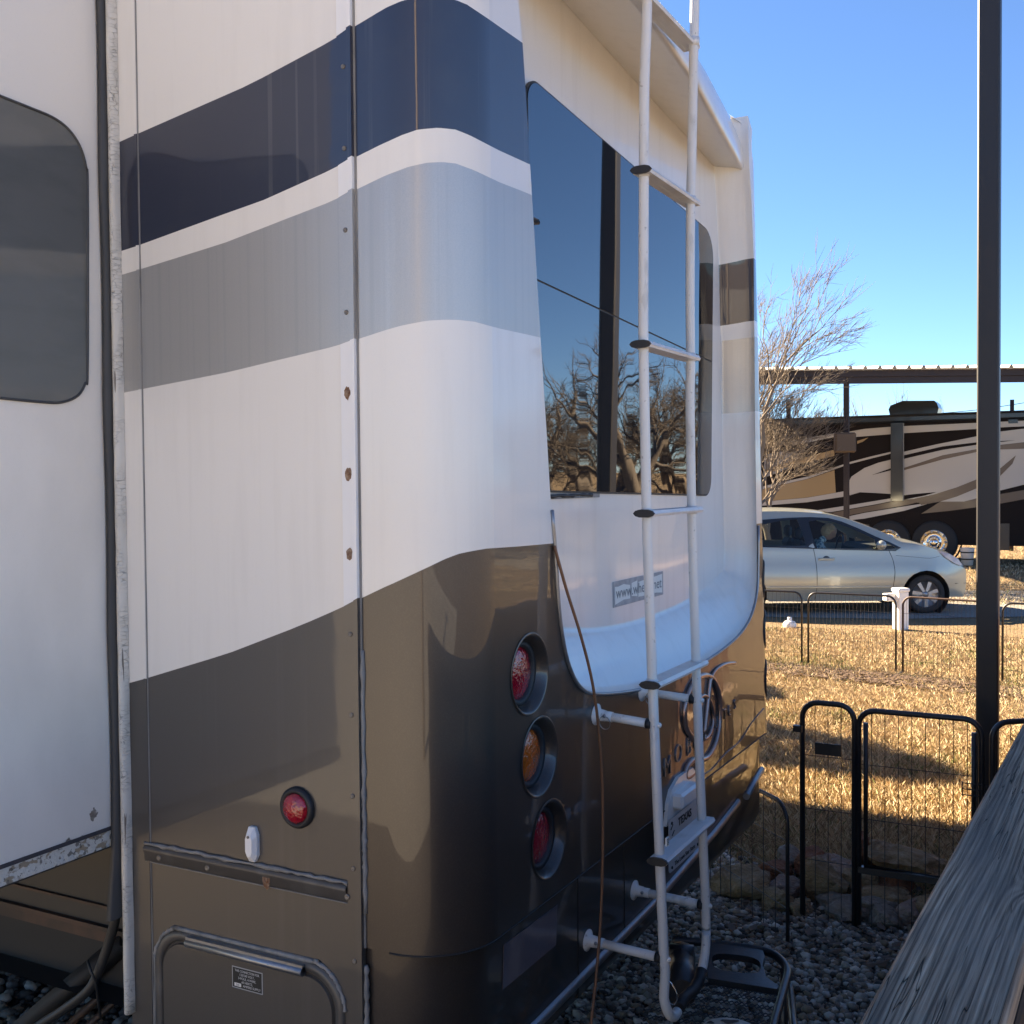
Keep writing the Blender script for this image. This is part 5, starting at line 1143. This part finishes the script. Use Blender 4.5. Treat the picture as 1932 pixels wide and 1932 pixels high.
pz([(1080,1415),(1300,1365),(1600,1305),(1745,1275),(1905,1255),(2400,1230),(2400,1560),(1905,1650),(1745,1690),(1600,1740),(1500,1765),(1335,1765),(1080,1775),(1080,1600)], cream)
pz([(1080,1440),(1350,1378),(1600,1348),(1860,1335),(1600,1365),(1350,1402),(1080,1465)], dkb, .012); pz([(1745,1252),(1905,1240),(1880,1252),(1745,1275)], dkb, .012)
pz([(1080,1528),(1350,1440),(1600,1395),(1745,1368),(1905,1350),(2300,1320),(2300,1370),(1905,1395),(1745,1400),(1600,1415),(1350,1470),(1080,1545)], taupe, .012)
pz([(1080,1720),(1200,1708),(1310,1698),(1230,1722),(1080,1752)], dkb, .012)
pz([(1150,1745),(1290,1715),(1450,1665),(1600,1605),(1745,1540),(1865,1440),(1840,1500),(1745,1595),(1600,1668),(1450,1730),(1335,1765),(1200,1790)], taupe, .013)
pz([(1335,1765),(1500,1765),(1600,1740),(2400,1600),(2400,1660),(1700,1790),(1400,1830),(1200,1850)], taupe, .008)
pz([(695,1618),(710,1590),(800,1530),(900,1492),(990,1470),(990,1712),(880,1705),(770,1700),(695,1722)], cream); pz([(850,1580),(990,1530),(990,1545)], dkb, .012)
pz([(690,1490),(840,1450),(990,1415),(990,1428),(840,1465),(690,1504)], cream)
pz([(60,1668),(100,1655),(400,1590),(665,1500),(665,1513),(400,1606),(100,1674),(60,1685)], cream)
pz([(60,1685),(100,1676),(400,1608),(590,1545),(600,1702),(400,1736),(60,1768)], tanm)
pz([(60,1769),(400,1738),(665,1692),(665,1730),(400,1770),(60,1796)], cream)
pz([(100,1540),(330,1470),(590,1400),(590,1445),(330,1505),(120,1565)], tanm); pz([(750,1340),(830,1315),(790,1345),(750,1360)], tanm)
pz([(430,1832),(700,1790),(990,1742),(1075,1746),(850,1790),(560,1840)], cream)
pz([(640,1880),(800,1845),(1075,1800),(1290,1768),(1080,1830),(800,1885),(660,1900)], cream)
pz([(560,1845),(850,1795),(1080,1750),(1290,1740),(1100,1790),(800,1840),(600,1880)], taupe, .008)
pz([(100,1440),(200,1412),(320,1420),(370,1450),(330,1500),(200,1560),(90,1600)], mat('coach_grey', (.25, .25, .26), .4), .004)
pz([(280,1340),(590,1285),(690,1272),(600,1310),(300,1372)], cream, .008)
m = MB(); a, b = c1([(990,1215),(1075,1760)]); m.box((MX-.10, b.y, b.z), (MX+.01, a.y, a.z)); m.build('slide_room', blu, mh)
m = MB(); a, b = c1([(1055,1215),(1078,1760)]); m.box((MX-.03, b.y, b.z), (MX+.01, a.y, a.z)); m.build('slide_edge', cream, mh)
m = MB(); a, b = c1([(1812,1190),(1878,1215)]); m.box((MX-.02, b.y, b.z), (MX+.01, a.y, a.z)); m.build('awning_bracket', blu, mh)
m = MB(); P_ = c1([(970,1118),(985,1090),(1070,1058),(1290,1056),(1310,1075),(1322,1108),(1310,1160),(980,1160)], -1.0); m.prism(P_, (1, 0, 0), .7); m.build('air_conditioner', blu, mh)
for px in (1677, 1763, 2020):
    c = mp_(px, 1012); c.z = .50; m = MB(); m.lathe([(.28, -.02), (.46, -.02), (.50, .04), (.50, .22), (.3, .26)], Vector((MX-.06, c.y, c.z)), (1, 0, 0), 36); w = m.build('wheel', tyre, mh)
    m = MB(); m.lathe([(.29, -.03), (.27, -.01), (.24, .05), (.10, .03), (.09, -.06), (.04, -.08), (0, -.08)], Vector((MX-.06, c.y, c.z)), (1, 0, 0), 32)
    for k in range(10): a = 2*PI*k/10; m.lathe([(.014, .04), (.014, -.01), (0, -.015)], Vector((MX-.06, c.y+.15*math.cos(a), c.z+.15*math.sin(a))), (1, 0, 0), 8)
    m.build('hub', chrome, w)
    m = MB(); m.lathe([(.60, -.004), (.60, .05), (.56, .05)], Vector((MX, c.y, c.z+.04)), (1, 0, 0), 36); m.build('wheel_arch', cabin, mh)
m = MB(); m.box((MX-.005, mp_(1600,900).y, .45), (MX, mp_(1640,900).y, .9)); m.box((MX-.006, mp_(1905,900).y, .35), (MX, mp_(1850,900).y, .95)); m.build('cargo_doors', blu, mh)
c = onx(1825, 1052, 24.3); c.z = .05; m = MB(); m.lathe([(0, 0), (.12, 0), (.15, .36), (.155, .38), (.14, .38), (.11, .02)], c, (0, 0, 1), 20); t = m.build('bucket', mat('white_bucket', (.6, .59, .57), .5)); tag(t, 'dirty white bucket with dark bands beside the motorhome wheel', 'bucket')
m = MB()
for z in (.12, .27): m.lathe([(.137+z*.03, z), (.14+z*.04, z+.03)], c, (0, 0, 1), 20)
m.build('bucket_band', inkm, t)
# carport
FD = 22.3
def fd(px, py, dep=FD):
    v = ray(px, py); return CAM + v*(dep/v.dot(d))
ctp = thing('carport', fd(1597, 1085), 'dark maroon metal carport roof on slim posts over the motorhome', 'carport')
maroon = mat('maroon_steel', (.022, .010, .010), .6, .0, .1, .3); rfm = mat('galvanised_roof', (.55, .56, .57), .4, .5)
f0, f1 = fd(1330, 726), fd(2050, 724); zf0 = f0.z; ftop = fd(1600, 699).z; fw = Vector((d.x, d.y, 0)).normalized()
def slab(a, b, z0, z1, dep, mt, name):
    P_ = [Vector((a.x, a.y, z0)), Vector((b.x, b.y, z0)), Vector((b.x, b.y, z1)), Vector((a.x, a.y, z1))]; m = MB(); m.prism(P_, fw, dep); return m.build(name, mt, ctp)
slab(f0, f1, zf0, ftop-.13, .08, maroon, 'fascia'); slab(f0-fw*.05, f1-fw*.05, ftop-.13, ftop, .06, maroon, 'fascia')
dx_ = (f1-f0).normalized(); Lr = (f1-f0).length; m = MB(); pr = []
k = 0.
while k < Lr:
    pr += [(k, 0), (k+.20, 0), (k+.225, .05), (k+.27, .05)]; k += .29
m.v = []
for t_, h_ in pr:
    for q_ in (-.25, 9.2): p = f0+dx_*t_+fw*q_; m.v.append((p.x, p.y, ftop+.012+h_+.088*max(0, q_)))
for i in range(len(pr)-1): m.f.append((2*i, 2*i+2, 2*i+3, 2*i+1)); m.m.append(0); m.sm.append(False)
m.build('corrugated_roof', rfm, ctp)
for px, dep in ((1597, FD+.1), (1488, FD+7.5), (1909, FD+7.5), (1250, FD+.1)):
    p = fd(px, 900, dep); m = MB(); m.box((p.x-.05, p.y-.05, 0), (p.x+.05, p.y+.05, ftop-.1)); m.build('post', maroon, ctp)
p = fd(1594, 835, FD-.1); m = MB(); m.obox(p, (.16, .42, .40), Matrix.Rotation(AZ, 3, 'Z'), 0, .03); m.build('meter_box', mat('brown_box', (.10, .065, .04), .7), ctp)
m = MB(); a, b = fd(1700, 785, 40), fd(1980, 752, 40); m.tube(smooth_path([a, (a+b)/2-Vector((0, 0, .1)), b], 4), .012, 4); tag(m.build('power_line', inkm), 'thin overhead power line beyond the carport', 'power line')

# ------------------------------------------------------------ bare trees
def tree_mesh(name, seed, h, mt, lev=6, lean=(0, 0), r0=.12, spread=.55, kids=(2, 4), first=.28, up=.12, sides=(7, 6, 5, 4, 3, 3, 3), cap=6500):
    rs = random.Random(seed); V = []; Fc = []; cnt = [0]
    def seg(P, r_, n_):
        b = len(V); N_ = len(P); T = (P[-1]-P[0]).normalized(); up_ = Vector((0, 0, 1)) if abs(T.z) < .9 else Vector((1, 0, 0)); e1 = T.cross(up_).normalized(); e2 = T.cross(e1)
        for i, p in enumerate(P):
            for k in range(n_): a = 2*PI*k/n_; V.append(p+(e1*math.cos(a)+e2*math.sin(a))*r_[i])
        for i in range(N_-1):
            for k in range(n_): Fc.append((b+i*n_+k, b+i*n_+(k+1) % n_, b+(i+1)*n_+(k+1) % n_, b+(i+1)*n_+k))
    def grow(p, dr, L, r_, l):
        if cnt[0] > cap or (l > 3 and rs.random() < .12): return
        cnt[0] += 1; ns = 4 if l < 4 else 3; P = [p]; q = p.copy(); dd = dr.copy()
        for i in range(ns):
            dd = (dd+Vector((rs.gauss(0, .13), rs.gauss(0, .13), rs.gauss(0, .09)+up*.4))+Vector((lean[0], lean[1], 0))*.12*l).normalized(); q = q+dd*L/ns; P.append(q.copy())
        re = r_*(.62 if l < lev else .3); seg(P, [r_+(re-r_)*i/ns for i in range(ns+1)], sides[min(l, 6)])
        if l >= lev: return
        n_ = rs.randint(*kids)+(1 if l > 1 else 0)
        for k in range(n_):
            t_ = rs.uniform(.35, 1) if k else 1.; i = min(int(t_*ns), ns-1); bp = P[i].lerp(P[i+1], t_*ns-i) if k else P[-1]
            ax = dd.cross(Vector((rs.uniform(-1, 1), rs.uniform(-1, 1), rs.uniform(-1, 1)))).normalized(); an = rs.gauss(spread, .18) if k else rs.gauss(.2, .12)
            nd = (Matrix.Rotation(an, 3, ax) @ dd); nd.z += up; nd.normalize(); grow(bp, nd, L*rs.uniform(.62, .86), max(re*rs.uniform(.6, .95) if k else re, .0045), l+1)
    grow(Vector((0, 0, -.1)), Vector((lean[0]*.3, lean[1]*.3, 1)).normalized(), h*first, r0, 0)
    return npmesh(name, [tuple(v) for v in V], Fc, mt, None, True)
bark = mat('pale_bark', (.17, .14, .115), .85, spec=.15, bump=[(20, (1, 1, .3), .02)]); bark2 = mat('grey_brown_bark', (.10, .085, .072), .9, spec=.1, bump=[(12, (1, 1, .3), .03)])
rdir = Vector((rr.x, rr.y, 0)).normalized()
c = fd(1418, 1095, 21.0); c.z = 0
o = link('bare_tree', tree_mesh('bare_tree', 14, 7.9, bark, 7, (rdir.x*.10, rdir.y*.10), .09, .52, (2, 3), .23, .12, cap=14000)); o.location = c; tag(o, 'bare winter tree with fine wind swept twigs rising behind the trailer corner', 'tree')
sap = tree_mesh('sapling', 5, 4.6, bark, 4, (0, 0), .05, .34, (2, 3), .35, .25, cap=900)
for k, (px, dep, sc) in enumerate(((1632, 38, 1.12), (1668, 41, 1.25), (1700, 44, 1.2), (1735, 39, 1.1), (1772, 43, 1.15), (1560, 40, 1.2), (1512, 42, 1.2))):
    o = link('bare_sapling', sap); p = fd(px, 950, dep); o.location = (p.x, p.y, 0); o.scale = (sc,)*3; o.rotation_euler = (0, 0, k*1.7)
    tag(o, ('third', 'fourth', 'fifth', 'sixth', 'rightmost', 'second', 'leftmost')[k]+' of the slender bare trees seen under the far carport roof', 'tree', 'bare trees beyond the carport')
for k, (x, y, sc) in enumerate(((6.8, 8.8, 1.0), (9.2, 11.5, 1.1), (12.5, 10.5, 1.05), (16.5, 13, 1.2), (19.5, 15, 1.2))):
    OAKS_BEHIND = globals().setdefault('OAKS_BEHIND', []); OAKS_BEHIND.append((x, y, sc))
o = link('bare_tree', tree_mesh('bare_tree', 27, 6.6, bark, 7, (rdir.x*.05, rdir.y*.05), .08, .55, (2, 3), .22, .12, cap=8000)); c2_ = fd(1452, 1090, 21.8); o.location = (c2_.x, c2_.y, 0); tag(o, 'smaller bare tree standing just right of the taller one, in front of the motorhome nose', 'tree')
o = link('bare_tree', tree_mesh('bare_tree', 52, 7.2, bark, 7, (rdir.x*.10, rdir.y*.10), .08, .58, (2, 3), .22, .11, cap=12000)); c2_ = fd(1405, 1090, 22.4); o.location = (c2_.x, c2_.y, 0); tag(o, 'spreading bare tree rooted behind the trailer corner, only its right branches showing', 'tree')
# trees and brush on the far side of the yard (they show in the trailer's rear window)
oak = tree_mesh('oak', 21, 8.5, bark2, 7, (0, 0), .30, .66, (2, 3), .17, .07, cap=16000); oak2 = tree_mesh('oak', 33, 8.0, bark2, 7, (0, 0), .26, .64, (2, 3), .18, .07, cap=16000)
mc = Vector((CAM.x, -CAM.y, 0))
def refl(px, dist): a = AZ-math.atan((px-966)/F); return Vector((mc.x+math.cos(-a)*dist, -(mc.y+math.sin(a)*0)-0, 0)) if False else Vector((CAM.x+math.cos(a)*dist, -CAM.y*-1*-1*-1, 0))
for k, (px, dist, sc) in enumerate(((1080, 31, 1.0), (1225, 28, 1.12), (1290, 33, 1.15), (1010, 36, .95), (1175, 36, 1.1), (1345, 30, 1.0), (1140, 40, 1.1), (1050, 42, 1.05))):
    a = AZ-math.atan((px-966)/F); p = Vector((mc.x+math.cos(a)*dist, mc.y+math.sin(a)*dist, 0)); p.y = -(CAM.y+math.sin(a)*dist)
    o = link('oak_tree', oak if k % 2 else oak2); o.location = (p.x, p.y, 0); o.scale = (sc,)*3; o.rotation_euler = (0, 0, k*2.1); tag(o, ('first', 'second', 'third', 'fourth', 'fifth', 'sixth', 'seventh', 'eighth')[k]+' of the bare spreading oaks mirrored in the trailer rear window', 'tree', 'bare oaks across the yard')
for k, (x, y, sc) in enumerate(OAKS_BEHIND):  # hidden oaks, added for the twig and trunk shadows on the lawn
    o = link('oak_tree', oak if k % 2 else oak2); o.location = (x, y, 0); o.scale = (sc,)*3; o.rotation_euler = (0, 0, k*1.3+.5); tag(o, ('nearest', 'second', 'third', 'fourth', 'farthest')[k]+' of the bare oaks standing on the lawn behind the trailer', 'tree', 'bare oaks behind the trailer')
bv = np.array([tuple(v.co) for v in tree_mesh('b', 8, 2.6, bark2, 5, (0, 0), .04, .75, (3, 4), .12, .0, cap=500).vertices])
bf = [tuple(p.vertices) for p in bpy.data.meshes['b'].polygons]; bf = np.array(bf); VV = []; FF = []
for k in range(150):
    a = R(rng.uniform(-75, -9)); dist = rng.uniform(38, 58); sc = rng.uniform(.9, 1.9); th = rng.random()*6.3; c_, s_ = math.cos(th)*sc, math.sin(th)*sc
    x = bv[:, 0]*c_-bv[:, 1]*s_+CAM.x+math.cos(a)*dist; y = bv[:, 0]*s_+bv[:, 1]*c_+CAM.y+math.sin(a)*dist; FF.append(bf+len(bv)*k); VV.append(np.stack([x, y, bv[:, 2]*sc], 1))
tag(link('brush', npmesh('brush', np.concatenate(VV), np.concatenate(FF), bark2)), kind='stuff')

# ------------------------------------------------------------ unseen pale yard, added to bounce sunlight onto the trailer side
g = MB(); g.add([(x, y, .012) for x, y in ((-26,-16),(-3.6,-14),(-3.5,-3.0),(-3.3,0),(-3.2,14),(-26,16))], [(0,1,2,3,4,5)]); tag(g.build('gravel_yard', yardm), kind='structure')
up_ = thing('wooden_pole', (-5.0, -2.05, 0), 'pale round wooden pole standing in the gravel yard left of the viewer', 'pole')  # out of view, added only for its bright reflection in the corner paint
m = MB(); m.tube([(-5.0, -2.05, 0), (-5.0, -2.05, 6.5)], [.17, .14], 16); m.build('shaft', mat('pale_pole_wood', (.46, .36, .25), .8, bump=[(20, (1, 1, .1), .006)]), up_)
m = MB(); m.box((-5.9, -2.1, 5.9), (-4.1, -2.0, 6.0)); m.build('crossbar', woodd, up_)
# two unseen junipers, added to cast a blotch of shade on the lawn
jm = mat('juniper_green', (.04, .06, .028), .8, spec=.2)
for k, (x, y, h) in enumerate(((6.9, 5.2, 3.4), (9.3, 7.6, 3.8))):
    n = 9000; u_ = rng.random(n); a = rng.random(n)*6.283; zz_ = .25+(h-.25)*u_; rad = .85*np.sqrt(np.clip(np.sin(PI*np.clip(u_*.92+.08, 0, 1)), 0, 1))*(.55+.45*rng.random(n)**.5)*(1+.25*np.sin(a*3+u_*9))
    P = np.column_stack([np.cos(a)*rad, np.sin(a)*rad, zz_]); dv = rng.normal(0, .05, (n, 3)); dw = rng.normal(0, .05, (n, 3))
    V = np.stack([P, P+dv, P+dw], 1).reshape(-1, 3); Fj = np.arange(3*n).reshape(-1, 3)
    t = thing('juniper', (x, y, 0), ('nearer', 'farther')[k]+' dark green juniper standing on the lawn behind the trailer', 'tree', 'junipers behind the trailer')
    o = link('crown', npmesh('crown', V, Fj, jm)); o.parent = t; o.location = (0, 0, 0)
    m = MB(); m.tube([(0, 0, 0), (.03, .02, h*.6)], [.08, .03], 8); o = m.build('trunk', bark2, t); o.location = (0, 0, 0)
